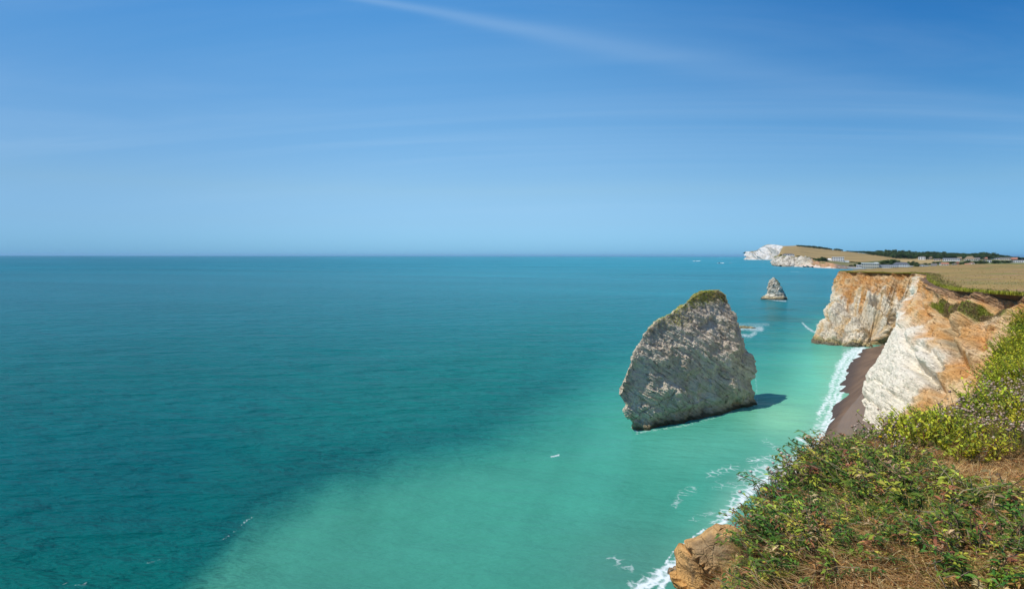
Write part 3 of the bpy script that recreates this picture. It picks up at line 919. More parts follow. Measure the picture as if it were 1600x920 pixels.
def build_cliff_grass():
    r = np.random.default_rng(21)
    # turf lip along the cliff edge
    e = EDGE[(CU[:, 0] > 4.2) & (CU[:, 0] < 16.2)]
    ue = CU[:, 0][(CU[:, 0] > 4.2) & (CU[:, 0] < 16.2)]
    n = 30000
    k = r.uniform(0, len(e) - 1.01, n); i = k.astype(int); f = (k - i)[:, None]
    p = e[i] * (1 - f) + e[i + 1] * f
    uu = ue[i]
    tan = e[np.minimum(i + 6, len(e) - 1)] - e[np.maximum(i - 6, 0)]; tan /= np.linalg.norm(tan, axis=-1, keepdims=True)
    inw = np.stack((tan[:, 1], -tan[:, 0], 0 * tan[:, 0]), -1)
    thick = np.interp(uu, [4, 8, 10.5, 11.5, 13, 16], [1.5, 1.4, 1.2, .8, .6, .6])
    off = np.abs(r.normal(0, 1, n)) * thick - .35
    clump = fbm(np.stack((p[:, 0] / 3 + off / 3, p[:, 1] / 3, 0 * uu), -1), 3, .5, 201)
    p = p + inw * off[:, None]; p[:, 2] += -.15 + .02 * off
    hgt = np.interp(uu, [4, 9, 12, 16], [.85, .8, .55, .4]) * r.uniform(.35, 1, n) * (1 + .7 * clump)
    colr = lerp(pick([(.42, .44, .04), (.34, .38, .035), (.46, .42, .07)], n, r), pick([(.34, .27, .09), (.24, .24, .06), (.42, .31, .13)], n, r),
                sstep(clump + off / thick * .35 - .2, -.3, .4))
    A = blades(p, (0, 0, 1), hgt, hgt * .38, r.uniform(.2, .9, n), colr, 2, 3)
    link('turf_edge', pmesh('turf_edge', [A], M_grass), kind='stuff')
    # growth on the slumped bank
    m = sstep(CGRASS, .4, .8)
    n = 9000
    p = scatter(CG, m, n, r)
    cl = fbm(p / 3.2, 3, .5, 203)
    colr = lerp(pick([(.28, .34, .04), (.36, .38, .05)], n, r), pick([(.36, .25, .12), (.28, .19, .10), (.37, .265, .11)], n, r), sstep(cl - (p[:, 0:1].ravel() - 82) * .06, -.2, .25))
    A = blades(p, (-.3, -.1, 1), r.uniform(.10, .36, n), r.uniform(.08, .2, n), r.uniform(.3, 1, n), colr, 2, 4)
    link('slope_grass', pmesh('slope_grass', [A], M_grass), kind='stuff')
    # dry grass standing on the field
    n = 26000
    nb = FG.shape[1]
    m = np.ones(FG.shape[:2]) * (1 / (20 + np.linalg.norm(FG[..., :2], axis=-1)) ** 2)
    p = scatter(FG, m, n, r)
    cl = fbm(p / np.array((9, 5, 9)), 3, .5, 205)
    colr = lerp(pick([(.40, .28, .11), (.35, .24, .09), (.31, .21, .08)], n, r), pick([(.27, .26, .06), (.31, .26, .07)], n, r), sstep(cl, .1, .5))
    A = blades(p, (0, 0, 1), r.uniform(.1, .28, n), r.uniform(.10, .25, n), r.uniform(.5, 1.6, n), colr, 2, 5)
    link('field_grass', pmesh('field_grass', [A], M_grass), kind='stuff')
    # one green tuft rooted in the bare chalk
    k = np.argmin(np.linalg.norm(to_px(CG[80:640]) - np.array((1401, 529)), axis=-1).ravel())
    q = CG[80:640].reshape(-1, 3)[k]
    t = thing('grass_tuft', 'small green tuft rooted in the bare white chalk face', 'plant', q)
    pp = r.normal(0, .35, (160, 3)) * np.array((.8, .8, 1.6))
    link('foliage', pmesh('tuft_foliage', [blades(pp, (-.8, -.2, .8), .7, .14, r.uniform(.2, 1, 160), (.17, .21, .03), 2, 9)], M_grass), t, kind='stuff')


build_cliff_grass()


# ------------------------------------------------------------------ sea stacks
def build_stack():
    O = np.array((21.0, 110.0)); a = np.array((.82, .57)); b = np.array((-.57, .82))
    #  outline of the seaward face: z -> photo x of the left and right profile
    zl = [-1.5, 0, 1.0, 2.2, 3.6, 4.4, 5.2, 6.4, 7.6, 9.0, 11.0, 13.5, 15.0, 16.2, 17.4, 18.4, 19.4, 20.2, 21.0, 21.8, 22.3, 22.7]
    xl = [994, 993, 989, 982, 974, 981, 973, 966, 968, 975, 983, 992, 1001, 1008, 1022, 1037, 1052, 1066, 1075, 1083, 1092, 1104]
    xr = [1178, 1180, 1180.5, 1180, 1177, 1176, 1178.5, 1180.5, 1180, 1178, 1170, 1161, 1157, 1153, 1150, 1147, 1143, 1140, 1138, 1136, 1133, 1126]
    tilt = .16

    def solve(px, z, off):
        k = (px - 800) / F
        o = O + b * off
        s = (k * o[1] - o[0]) / (a[0] - k * a[1])
        return o + a * s
    nz, nu = 210, 420
    zs = np.interp(np.linspace(0, 1, nz), np.linspace(0, 1, 11), [-1.5, .6, 3, 5.5, 8.5, 11.5, 14.5, 17.2, 19.6, 21.5, 22.7])
    rows = []
    for z in zs:
        off = max(z, 0) * .05 + max(z, 0) ** 2 * .0115
        L = solve(np.interp(z, zl, xl), z, off); Rr = solve(np.interp(z, zl, xr), z, off)
        k = np.clip(1 - max(z - 14, 0) / 10.5, .2, 1) * (1 - .012 * max(z, 0))
        vd = np.array((.235, .972)); vr = np.array((.345, .938))
        fr = (Rr - L)
        BL = L + vd * 15 * k + fr * .10; BR = Rr + vr * 11.5 * k - fr * .14
        # rounded quadrilateral with a gently bowed front
        ctr = [L, L + fr * .33 - b * (.9 * k), L + fr * .67 - b * (1.1 * k), Rr, Rr * .45 + BR * .55 + a * .2, BR, (BR + BL) / 2 + b * 1.0 * k, BL, L * .5 + BL * .5 - a * .0]
        seg = [ctr[i] for i in range(len(ctr))]
        cl = np.array(seg + seg[:1])
        tt = np.interp(np.linspace(0, 1, nu + 1)[:-1], [0, .19, .38, .57, .65, .73, .82, .91, .96, 1.0][:len(cl)], np.arange(len(cl)))
        pl = np.stack([np.interp(tt, np.arange(len(cl)), cl[:, q]) for q in range(2)], -1)
        for _ in range(5): pl = (np.roll(pl, 1, 0) + 2 * pl + np.roll(pl, -1, 0)) / 4
        rows.append(np.concatenate((pl, np.full((nu, 1), z)), -1))
    G = np.array(rows).transpose(1, 0, 2)           # nu, nz, 3
    Gp = np.concatenate((G[-1:], G, G[:1]), 0)
    N = grid_normals(Gp)[1:-1]
    cen = G.mean(axis=(0, 1))
    if ((G - cen) * N).sum() < 0: N = -N
    p = G.copy(); z = p[..., 2]
    warp = np.stack([fbm(p / 5, 3, .5, 250 + k) for k in range(3)], -1)
    # bedding: dips down towards the right along the face, joints cross it
    sA = p[..., 0] * a[0] + p[..., 1] * a[1]
    q1 = z * .78 + sA * .55 + warp[..., 0] * .9
    q2 = z * .85 - sA * .28 + warp[..., 1] * 1.0
    l1 = (q1 / 1.2) % 1; l1b = (q1 / .42) % 1
    amp1 = vnoise(np.stack((np.floor(q1 / 1.2) * 5.3, sA / 6, z / 6), -1), 255)
    bz = np.array((a[0] * .50, a[1] * .50, .80)); bz /= np.linalg.norm(bz); by = np.array((b[0], b[1], 0)); bx = np.cross(by, bz)
    pb = np.stack(((p + warp * .7) @ bx, (p + warp * .7) @ by, (p + warp * .7) @ bz), -1)
    f1, f2, cid = worley(pb / np.array((2.3, 1.8, .72)), 260)
    g1, g2, cid2 = worley(pb / np.array((.95, .8, .38)), 265)
    cr = np.exp(-(((q2 + 200) % 3.3 - 1.65) / .14) ** 2)
    lower = sstep(z, 14, 9)
    d = fbm(p / 7, 3, .5, 251) * .9 + (ridged(pb / np.array((4.2, 3.4, 1.6)), 4, 252) - .2) * .22
    d += (l1 - .5) * .36 * (.5 + .5 * amp1) + (l1b - .5) * .16
    d += ((cid - .5) * .28 - .12 * sstep(f2 - f1, .12, 0)) * (.8 - .55 * lower)
    d += ((cid2 - .5) * .15 - .06 * sstep(g2 - g1, .12, 0)) * (.9 - .6 * lower)
    d -= cr * .16 * sstep(vnoise(p / 5, 271), -.2, .3) * (.25 + .75 * sstep(z, 8, 4))
    d += (ridged(p / 2.4, 2, 287) - .2) * .30
    w1_, w2_, wc = worley((p + warp * .8) / np.array((6, 6, 4.5)), 295)
    d += (wc - .5) * .75 * sstep(w2_ - w1_, 0, .12) - (w1_ - .5) * .45
    q1m = q1 + vnoise(p / 6, 288) * .9 + fbm(p / 1.5, 2, .5, 289) * .12
    cr1 = np.exp(-(((q1m + 200) % 2.3 - 1.15) / .09) ** 2) * sstep(vnoise(p / 4.5, 272), -.05, .4)
    cr2 = cr * sstep(vnoise(p / 5, 271), -.2, .3) * (.25 + .75 * sstep(z, 8, 4))
    d -= cr1 * .13
    # tide notch and plinth
    d += .25 * sstep(z, 1.0, .3) - .55 * np.exp(-((z - 1.5) / .7) ** 2)
    # two big joints
    d -= .5 * np.exp(-((q1 - 24.5 + sA * 0 - np.median(q1) + 8) / .22) ** 2)
    d += fbm(p / .5, 2, .6, 285) * .12
    G = G + N * d[..., None]
    cap = sstep(z, 22.7, 21.9)
    # colours
    n1 = fbm(p / 3.2, 4, .6, 273); n2 = fbm(p / .9, 4, .6, 274)
    c = lerp((.74, .63, .47), (.62, .51, .37), sstep(n1, -.3, .35))
    c = lerp(c, (.78, .70, .57), sstep(n2, .1, .6) * .55 * sstep(z, 9, 15))
    c = lerp(c, (.27, .23, .175), sstep(n2 + n1 * .6, .28, .75) * .75)
    c = lerp(c, (.33, .27, .15), sstep(fbm(p / 2.1, 4, .6, 276), .15, .5) * .35)
    c = lerp(c, (.20, .18, .14), sstep(f2 - f1, .07, 0) * .25)
    c = lerp(c, (.17, .145, .105), np.clip(cr1 + cr2, 0, 1) * .5)
    c = lerp(c, (.36, .28, .13), sstep(z + n2 * .6, 1.7, .9) * .7)
    c = lerp(c, (.085, .075, .04), sstep(z + n2 * .4, .95, .5) * .9)
    tp = sstep(z + n1 * .6, 20.6, 21.4)
    c = lerp(c, (.34, .26, .12), tp * .8)
    top = G[:, -1].mean(0) + np.array((0, 0, .15))
    V = np.concatenate((G.reshape(-1, 3), top[None]))
    ring = np.arange(nu) * nz + nz - 1
    tris = np.stack((ring, np.roll(ring, -1), np.full(nu, nu * nz)), -1)
    root = thing('sea_stack', 'huge grey chalk sea stack with a grassy peak, rising from the turquoise shallows', 'rock', (35, 126, 0))
    me = mesh('rock_body', V - np.array((35, 126, 0)), grid_faces(nu, nz, True), tris, smooth=False, col=np.concatenate((np.clip(c, 0, 1).reshape(-1, 3), [[.3, .25, .1]])), mats=[M_stack])
    link('rock_body', me, root)
    # grass on the crest and down the left shoulder
    r = np.random.default_rng(31)
    up = grid_normals(np.concatenate((G[-1:], G, G[:1]), 0))[1:-1]
    if ((G - cen) * up).sum() < 0: up = -up
    px = to_px(G)
    msk = sstep(z + n1 * 1.0 + (1100 - px[..., 0]) * .012, 19.7, 20.6) + .8 * sstep(up[..., 2], .25, .5) * sstep(z, 15.5, 17.5) * sstep(px[..., 0], 1085, 1060)
    msk[:, -1] = 0
    n = 9500
    pt = scatter(G, msk, n, r)
    rim = top + np.stack((r.normal(0, 2.0, 900), r.normal(0, 1.2, 900), 0 * r.random(900)), -1)
    ins = inpoly(rim[:, 0], rim[:, 1], [tuple(x) for x in G[::20, -1, :2]])
    pt = np.concatenate((pt, rim[ins])); n = len(pt)
    cl = fbm(pt / 1.5, 3, .5, 280)
    xx = to_px(pt)[:, 0]
    colr = lerp(pick([(.46, .46, .05), (.54, .52, .07), (.34, .38, .045)], n, r), pick([(.58, .43, .17), (.48, .37, .13)], n, r), sstep(cl + (xx - 1108) / 45, 0.0, .5) * .8)
    A = blades(pt - np.array((35, 126, 0)), (0, 0, 1), r.uniform(.08, .30, n), r.uniform(.06, .15, n), r.uniform(.6, 1.8, n), colr, 2, 6)
    link('grass_cap', pmesh('grass_cap', [A], M_grass), root, kind='stuff')


build_stack()


def lump(name, zz, left, right, depth, seed, cols, Y0, amp, n=(200, 130), mat=None, yaw=.0):
    """a stack from its height profile: left/right photo x at given heights, at distance Y0"""
    nu, nz = n
    zs = np.linspace(zz[0], zz[-1], nz)
    xl = (np.interp(zs, zz, left) - 800) / F * Y0; xr = (np.interp(zs, zz, right) - 800) / F * Y0
    th = np.linspace(0, 2 * np.pi, nu, endpoint=False)
    cx, rx = (xl + xr) / 2, (xr - xl) / 2
    G = np.stack((cx[None] + rx[None] * np.cos(th)[:, None], Y0 + rx[None] * depth * np.sin(th)[:, None] + 0 * cx[None], np.repeat(zs[None], nu, 0)), -1)
    Gp = np.concatenate((G[-1:], G, G[:1]), 0)
    N = grid_normals(Gp)[1:-1]
    cen = G.mean(axis=(0, 1))
    if ((G - cen) * N).sum() < 0: N = -N
    p = G
    s = amp
    warp = np.stack([fbm(p / (5 * s), 3, .5, seed + k) for k in range(3)], -1)
    f1, f2, cid = worley((p + warp * s) / (2.2 * s), seed + 9)
    q1 = (p[..., 2] * .8 + p[..., 0] * .5) / (1.3 * s) + warp[..., 0]
    d = s * (fbm(p / (6 * s), 4, .55, seed + 4) * 1.3 + (cid - .5) * .9 - .5 * sstep(f2 - f1, .12, 0) + ((q1 % 1) - .5) * .3 + fbm(p / (.8 * s), 3, .5, seed + 5) * (.15 if s > .3 else .5))
    d *= np.minimum(1, rx / (1.5 * s))[None]
    G = G + N * d[..., None]
    n2 = fbm(p / (2.5 * s), 4, .6, seed + 6)
    c = cols(p, n2, f2 - f1)
    top = G[:, -1].mean(0)
    V = np.concatenate((G.reshape(-1, 3), top[None]))
    ring = np.arange(nu) * nz + nz - 1
    tris = np.stack((ring, np.roll(ring, -1), np.full(nu, nu * nz)), -1)
    return G, mesh(name, V, grid_faces(nu, nz, True), tris, smooth=False, col=np.concatenate((np.clip(c, 0, 1).reshape(-1, 3), c[:1, -1])), mats=[mat or M_stack])


def build_small_rocks():
    def mc(p, n2, e):
        c = lerp((.76, .68, .54), (.52, .45, .34), sstep(n2, -.1, .5))
        c = lerp(c, (.20, .18, .14), sstep(e, .06, 0) * .6)
        c = lerp(c, (.36, .32, .12), sstep(p[..., 0] + n2 * 2 - p[..., 2] * -.35, 195.5 + 6, 195.5 + 8.5) * .6)
        c = lerp(c, (.45, .36, .18), sstep(p[..., 2] + n2, 2.6, 1.6) * .8)
        return lerp(c, (.10, .085, .06), sstep(p[..., 2] + n2 * .5, 1.2, .5) * .85)
    Y0 = 448
    z = lambda y: H - (y - 400) * Y0 / F
    zz = [-2, 0, .8, 1.8, 3.6, 7.5, 10.5, 13.0, 14.6, 15.3]
    L = [1190, 1191, 1191.5, 1196, 1198.5, 1199.5, 1201, 1203, 1206, 1208]
    Rr = [1228.5, 1228, 1227.5, 1226.5, 1226, 1222, 1218, 1214, 1212, 1210]
    G, me = lump('pinnacle_body', zz, L, Rr, .9, 300, mc, Y0, 1.25)
    t = thing('sea_stack', 'small pointed white chalk pinnacle alone in the sea beyond the big stack', 'rock', (0, 0, 0))
    link('rock_body', me, t)
    r = np.random.default_rng(41)
    pt = scatter(G, sstep(G[..., 2], 8, 11) * sstep(G[..., 0], 183.2, 184.2), 500, r)
    link('grass_cap', pmesh('grass_cap_small', [blades(pt, (.3, -.2, 1), .5, .3, r.uniform(.3, 1, 500), (.19, .19, .04), 2, 7)], M_grass), t, kind='stuff')

    def wc(p, n2, e):
        c = lerp((.50, .42, .22), (.34, .26, .12), sstep(n2, -.2, .4))
        return lerp(c, (.10, .08, .05), sstep(p[..., 2], .25, .05) * .8)
    _, me = lump('reef', [-.6, 0, .4, .8, 1.05], [1146, 1148, 1151, 1155, 1163], [1183, 1179, 1175, 1171, 1166], .35, 320, wc, 268, .5, (90, 30))
    o = link('rock', me); o['label'] = 'low yellowish reef rock awash in foam behind the big stack'; o['category'] = 'rock'
    # boulders at the foot of the near cliff, washed by foam
    x, y, k = 1058, 896, 0
    q = sea_at(x, y); w = .8 * F / q[1]
    _, me = lump('boulder', [-.5, 0, .3, .55, .7], [x - w, x - w, x - .8 * w, x - .5 * w, x - .15 * w], [x + w, x + w, x + .8 * w, x + .5 * w, x + .15 * w], .8, 330,
                 lambda p, n2, e: lerp((.36, .25, .15), (.13, .10, .075), sstep(n2 - p[..., 2] * .35, -.3, .3)), q[1], .3, (60, 24))
    o = link('boulder', me)
    o['label'] = 'small brown rock in the foam left of the clay crag'; o['category'] = 'boulder'


build_small_rocks()


# ------------------------------------------------------------------ clifftop in the foreground
EDGE_FG = [(-.6, -.5), (.4, 1.6), (1.12, 3.05), (1.34, 3.75), (1.62, 4.3), (2.62, 5.5), (3.3, 6.1), (3.95, 6.55), (4.6, 7.0), (5.15, 7.5), (7.0, 9.0), (9.7, 12.0), (15, 17)]


def edge_sd(X, Y):
    d = polydist(X, Y, EDGE_FG)
    poly = EDGE_FG + [(40, 17), (40, -6), (-.6, -6)]
    return np.where(inpoly(X, Y, poly), d, -d)


def ground_z(X, Y):
    X = np.asarray(X, float); Y = np.asarray(Y, float)
    p = np.stack((X, Y, 0 * X), -1)
    d = edge_sd(X, Y) + fbm(p / 1.1, 3, .5, 400) * .16
    z = 28.30 + .065 * (X - 1) + fbm(p / 2.2, 3, .5, 401) * .12 + fbm(p / .6, 3, .5, 402) * .045
    z = z - .22 * sstep(d, .7, 0) ** 2 - .32 * sstep(Y, 5.0, 6.1) * sstep(d, 1.6, 0) * sstep(Y, 13, 9)
    return z - np.where(d < 0, np.where(Y > 4.6, 4.0, 1.9) * np.abs(d) ** 1.15, 0)


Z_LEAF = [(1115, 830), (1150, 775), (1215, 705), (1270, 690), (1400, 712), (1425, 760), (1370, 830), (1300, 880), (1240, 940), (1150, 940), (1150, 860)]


def build_ground():
    xs = np.concatenate((np.linspace(-2.2, 6.5, 260), np.linspace(6.56, 22, 110)))
    ys = np.concatenate((np.linspace(.4, 9, 250), np.linspace(9.06, 20, 100)))
    X, Y = np.meshgrid(xs, ys, indexing='ij')
    Z = ground_z(X, Y)
    G = np.stack((X, Y, Z), -1)
    n = fbm(G / .5, 4, .6, 405); n2 = fbm(G / 1.6, 3, .5, 406)
    c = lerp((.15, .10, .052), (.25, .165, .08), sstep(n, -.3, .4))
    c = lerp(c, (.075, .08, .025), sstep(n2, .1, .5) * .6)
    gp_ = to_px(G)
    gap_shade = inpoly(gp_[..., 0], gp_[..., 1], Z_LEAF)
    c = np.where(gap_shade[..., None], c * .38, c)          # soil darkened to paint in the shade between the leafy plants
    fc = grid_faces(*X.shape)
    fc = fc[(Z.ravel()[fc] > 18.0).all(1)]
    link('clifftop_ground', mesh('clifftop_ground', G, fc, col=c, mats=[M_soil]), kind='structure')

    # crumbling clay crag just below the edge
    def cc(p, n2, e):
        f = fbm(p / .25, 4, .65, 415); g = fbm(p / .09, 3, .6, 416)
        c = lerp((.62, .34, .11), (.50, .30, .125), sstep(n2, -.2, .4))
        c = lerp(c, (.24, .16, .085), sstep(f, .05, .4) * .8)
        c = lerp(c, (.42, .33, .19), sstep(g, .3, .7) * .5)
        return c
    Y0 = 6.1
    x = lambda X: 800 + F * X / Y0
    zz = [24.5, 25.4, 26.1, 26.6, 26.9, 27.15, 27.32, 27.42]
    _, me = lump('crag', zz, [1020, 1033, 1044, 1052, 1060, 1076, 1100, 1120], [1205, 1200, 1195, 1190, 1184, 1176, 1166, 1150], .9, 410, cc, Y0, .26, (220, 130), M_crag)
    link('clay_crag', me, kind='structure')

    def cs(p, n2, e):
        g = fbm(p / .07, 4, .65, 426)
        return lerp(lerp((.74, .46, .23), (.64, .45, .26), sstep(n2, -.2, .4)), (.22, .14, .07), sstep(g, .2, .6) * .8)
    zz = [25.0, 26.0, 26.6, 27.0, 27.35, 27.6, 27.72]
    _, me = lump('crag_block', zz, [1105, 1116, 1124, 1129, 1134, 1140, 1146], [1215, 1200, 1190, 1184, 1178, 1172, 1160], .9, 420, cs, 4.9, .14, (140, 80), M_crag)
    link('clay_ledge', me, kind='structure')


build_ground()


# ------------------------------------------------------------------ clifftop plants
def tube(path, rad, colr, sides=3):
    path = np.asarray(path, float); n = len(path)
    V = []
    for i, p in enumerate(path):
        t = path[min(i + 1, n - 1)] - path[max(i - 1, 0)]; t /= np.linalg.norm(t) + 1e-9
        a = np.cross(t, (.3, .9, .1)); a /= np.linalg.norm(a); b = np.cross(t, a)
        for k in range(sides):
            an = 2 * math.pi * k / sides
            V.append(p + (a * math.cos(an) + b * math.sin(an)) * rad * (1 - .4 * i / n))
    q = [(i * sides + k, i * sides + (k + 1) % sides, (i + 1) * sides + (k + 1) % sides, (i + 1) * sides + k) for i in range(n - 1) for k in range(sides)]
    return np.array(V), np.array(q), np.zeros((0, 3), int), np.tile(np.asarray(colr, float), (len(V), 1))


def ball(c, r_, colr, rn, nu=7, nv=5, flat=.85):
    th = np.linspace(0, 2 * np.pi, nu, endpoint=False); ph = np.linspace(.15, np.pi - .15, nv)
    T, Ph = np.meshgrid(th, ph, indexing='ij')
    k = r_ * rn.uniform(.75, 1.2, T.shape)
    G = np.stack((np.cos(T) * np.sin(Ph) * k, np.sin(T) * np.sin(Ph) * k, np.cos(Ph) * k * flat), -1) + c
    V = G.reshape(-1, 3)
    cc = np.asarray(colr)[None] * rn.uniform(.65, 1.25, (len(V), 1))
    return V, grid_faces(nu, nv, True), np.zeros((0, 3), int), cc


def make_samphire(seed):
    r = np.random.default_rng(seed)
    t = thing('golden_shrub', '', 'shrub')
    st, lf = [], []
    pos, dr, ln, cl = [], [], [], []
    for k in range(64):
        a = r.uniform(0, 6.28); rr = .26 * math.sqrt(r.random())
        b = np.array((math.cos(a) * rr, math.sin(a) * rr, -.03))
        h = r.uniform(.10, .25) * (1.15 - rr * 1.2); ln_ = np.array((math.cos(a), math.sin(a), 0)) * r.uniform(.02, .16) + r.normal(0, .04, 3) * (1, 1, 0)
        path = [b, b + ln_ * .3 + (0, 0, h * .5), b + ln_ + (0, 0, h)]
        red = r.random() < .22
        st.append(tube(path, .0028, (.30, .10, .05) if red else (.22, .20, .05)))
        c0 = np.array([(.48, .48, .025), (.40, .44, .03), (.56, .50, .03), (.20, .28, .03), (.28, .33, .04)][r.choice(5, p=[.32, .26, .18, .12, .12])])
        for s in np.linspace(.25, 1.0, 13):
            p = path[0] * (1 - s) ** 2 + 2 * path[1] * s * (1 - s) + path[2] * s * s
            az = r.uniform(0, 6.28)
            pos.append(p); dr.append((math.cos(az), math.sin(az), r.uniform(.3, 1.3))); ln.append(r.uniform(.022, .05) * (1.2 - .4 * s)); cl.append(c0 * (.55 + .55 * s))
    link('stems', pmesh('shrub_stems', st, M_leaf), t, kind='stuff')
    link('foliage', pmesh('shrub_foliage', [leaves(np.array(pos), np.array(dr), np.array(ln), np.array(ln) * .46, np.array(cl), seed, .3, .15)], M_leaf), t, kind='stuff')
    return t


def make_thrift(seed, lush, pale=False):
    r = np.random.default_rng(seed)
    t = thing('thrift', '', 'plant')
    n = 420
    a = r.uniform(0, 6.28, n); rr = .22 * np.sqrt(r.random(n))
    p = np.stack((np.cos(a) * rr, np.sin(a) * rr, .06 * (1 - (rr / .22) ** 2) - .03), -1)
    cl = pick([(.085, .13, .03), (.12, .16, .035), (.06, .10, .03)] if lush else [(.20, .13, .07), (.14, .12, .05), (.26, .18, .10), (.10, .12, .04)], n, r)
    link('foliage', pmesh('thrift_foliage', [blades(p, (0, 0, 1), r.uniform(.04, .11, n), r.uniform(.004, .008, n), r.uniform(.3, 1.2, n), cl, 2, seed)], M_grass), t, kind='stuff')
    st, hd = [], []
    for k in range(22 if lush else 30):
        a = r.uniform(0, 6.28); rr = .2 * math.sqrt(r.random()); h = r.uniform(.09, .2)
        b = np.array((math.cos(a) * rr, math.sin(a) * rr, 0.0)); e = b * (1 + .5 * r.random()) + r.normal(0, .015, 3) + (0, 0, h)
        st.append(tube([b, (b + e) / 2 + r.normal(0, .008, 3), e], .0016, (.30, .24, .12)))
        hd.append(ball(e, r.uniform(.0075, .0125), [(.60, .52, .44), (.68, .60, .53), (.52, .40, .33), (.62, .50, .42)][r.integers(4)] if pale else [(.42, .28, .19), (.48, .34, .25), (.33, .21, .13), (.54, .41, .31)][r.integers(4)], r))
    link('stalks', pmesh('thrift_stalks', st, M_grass), t, kind='stuff')
    link('flower_heads', pmesh('thrift_heads', hd, M_head), t, kind='stuff')
    return t


def make_leafy(seed):
    r = np.random.default_rng(seed)
    t = thing('leafy_plant', '', 'plant')
    st, pos, dr, ln, cl = [], [], [], [], []
    for k in range(26):
        a = r.uniform(0, 6.28); rr = .17 * math.sqrt(r.random())
        b = np.array((math.cos(a) * rr, math.sin(a) * rr, -.03)); h = r.uniform(.06, .17)
        e = b + np.array((math.cos(a), math.sin(a), 0)) * r.uniform(.03, .2) + (0, 0, h)
        m = (b + e) / 2 + (0, 0, .04)
        st.append(tube([b, m, e], .003, (.42, .32, .19) if r.random() < .5 else (.20, .14, .07)))
        c0 = np.array([(.075, .155, .022), (.15, .26, .032), (.31, .37, .04), (.50, .48, .06), (.46, .32, .16), (.36, .16, .06)][r.choice(6, p=[.28, .22, .15, .09, .14, .12])])
        for s in np.linspace(.15, 1, 21):
            p = b * (1 - s) ** 2 + 2 * m * s * (1 - s) + e * s * s
            az = r.uniform(0, 6.28)
            pos.append(p); dr.append((math.cos(az), math.sin(az), r.uniform(-.1, .9))); ln.append(r.uniform(.02, .055)); cl.append(c0 * r.uniform(.6, 1.5))
    link('stems', pmesh('leafy_stems', st, M_leaf), t, kind='stuff')
    ln = np.array(ln)
    link('foliage', pmesh('leafy_foliage', [leaves(np.array(pos), np.array(dr), ln, ln * r.uniform(.18, .36, len(ln)), np.array(cl), seed, .3, .3)], M_leaf), t, kind='stuff')
    return t


def make_tussock(seed, cols):
    r = np.random.default_rng(seed)
    t = thing('grass_tussock', '', 'grass')
    n = 230
    a = r.uniform(0, 6.28, n); rr = .16 * np.sqrt(r.random(n))
    p = np.stack((np.cos(a) * rr, np.sin(a) * rr, 0 * a - .03), -1)
    link('foliage', pmesh('tussock', [blades(p, (0, 0, 1), r.uniform(.05, .15, n), r.uniform(.003, .007, n), r.uniform(.6, 2.4, n), pick(cols, n, r), 3, seed)], M_grass), t, kind='stuff')
    return t


Z_GOLD = [(1385, 640), (1425, 612), (1478, 588), (1500, 560), (1548, 502), (1600, 480), (1640, 470), (1640, 590), (1600, 600), (1560, 608), (1520, 640), (1512, 690), (1440, 712), (1404, 668)]
Z_THR = [[(1262, 668), (1325, 672), (1400, 640), (1425, 690), (1380, 716), (1300, 716), (1262, 700)], [(1515, 640), (1560, 610), (1660, 590), (1660, 706), (1510, 712), (1505, 680)],
         [(1460, 560), (1530, 568), (1555, 590), (1500, 600), (1470, 598)], [(1590, 480), (1660, 460), (1660, 520), (1580, 540), (1545, 560), (1540, 540)]]


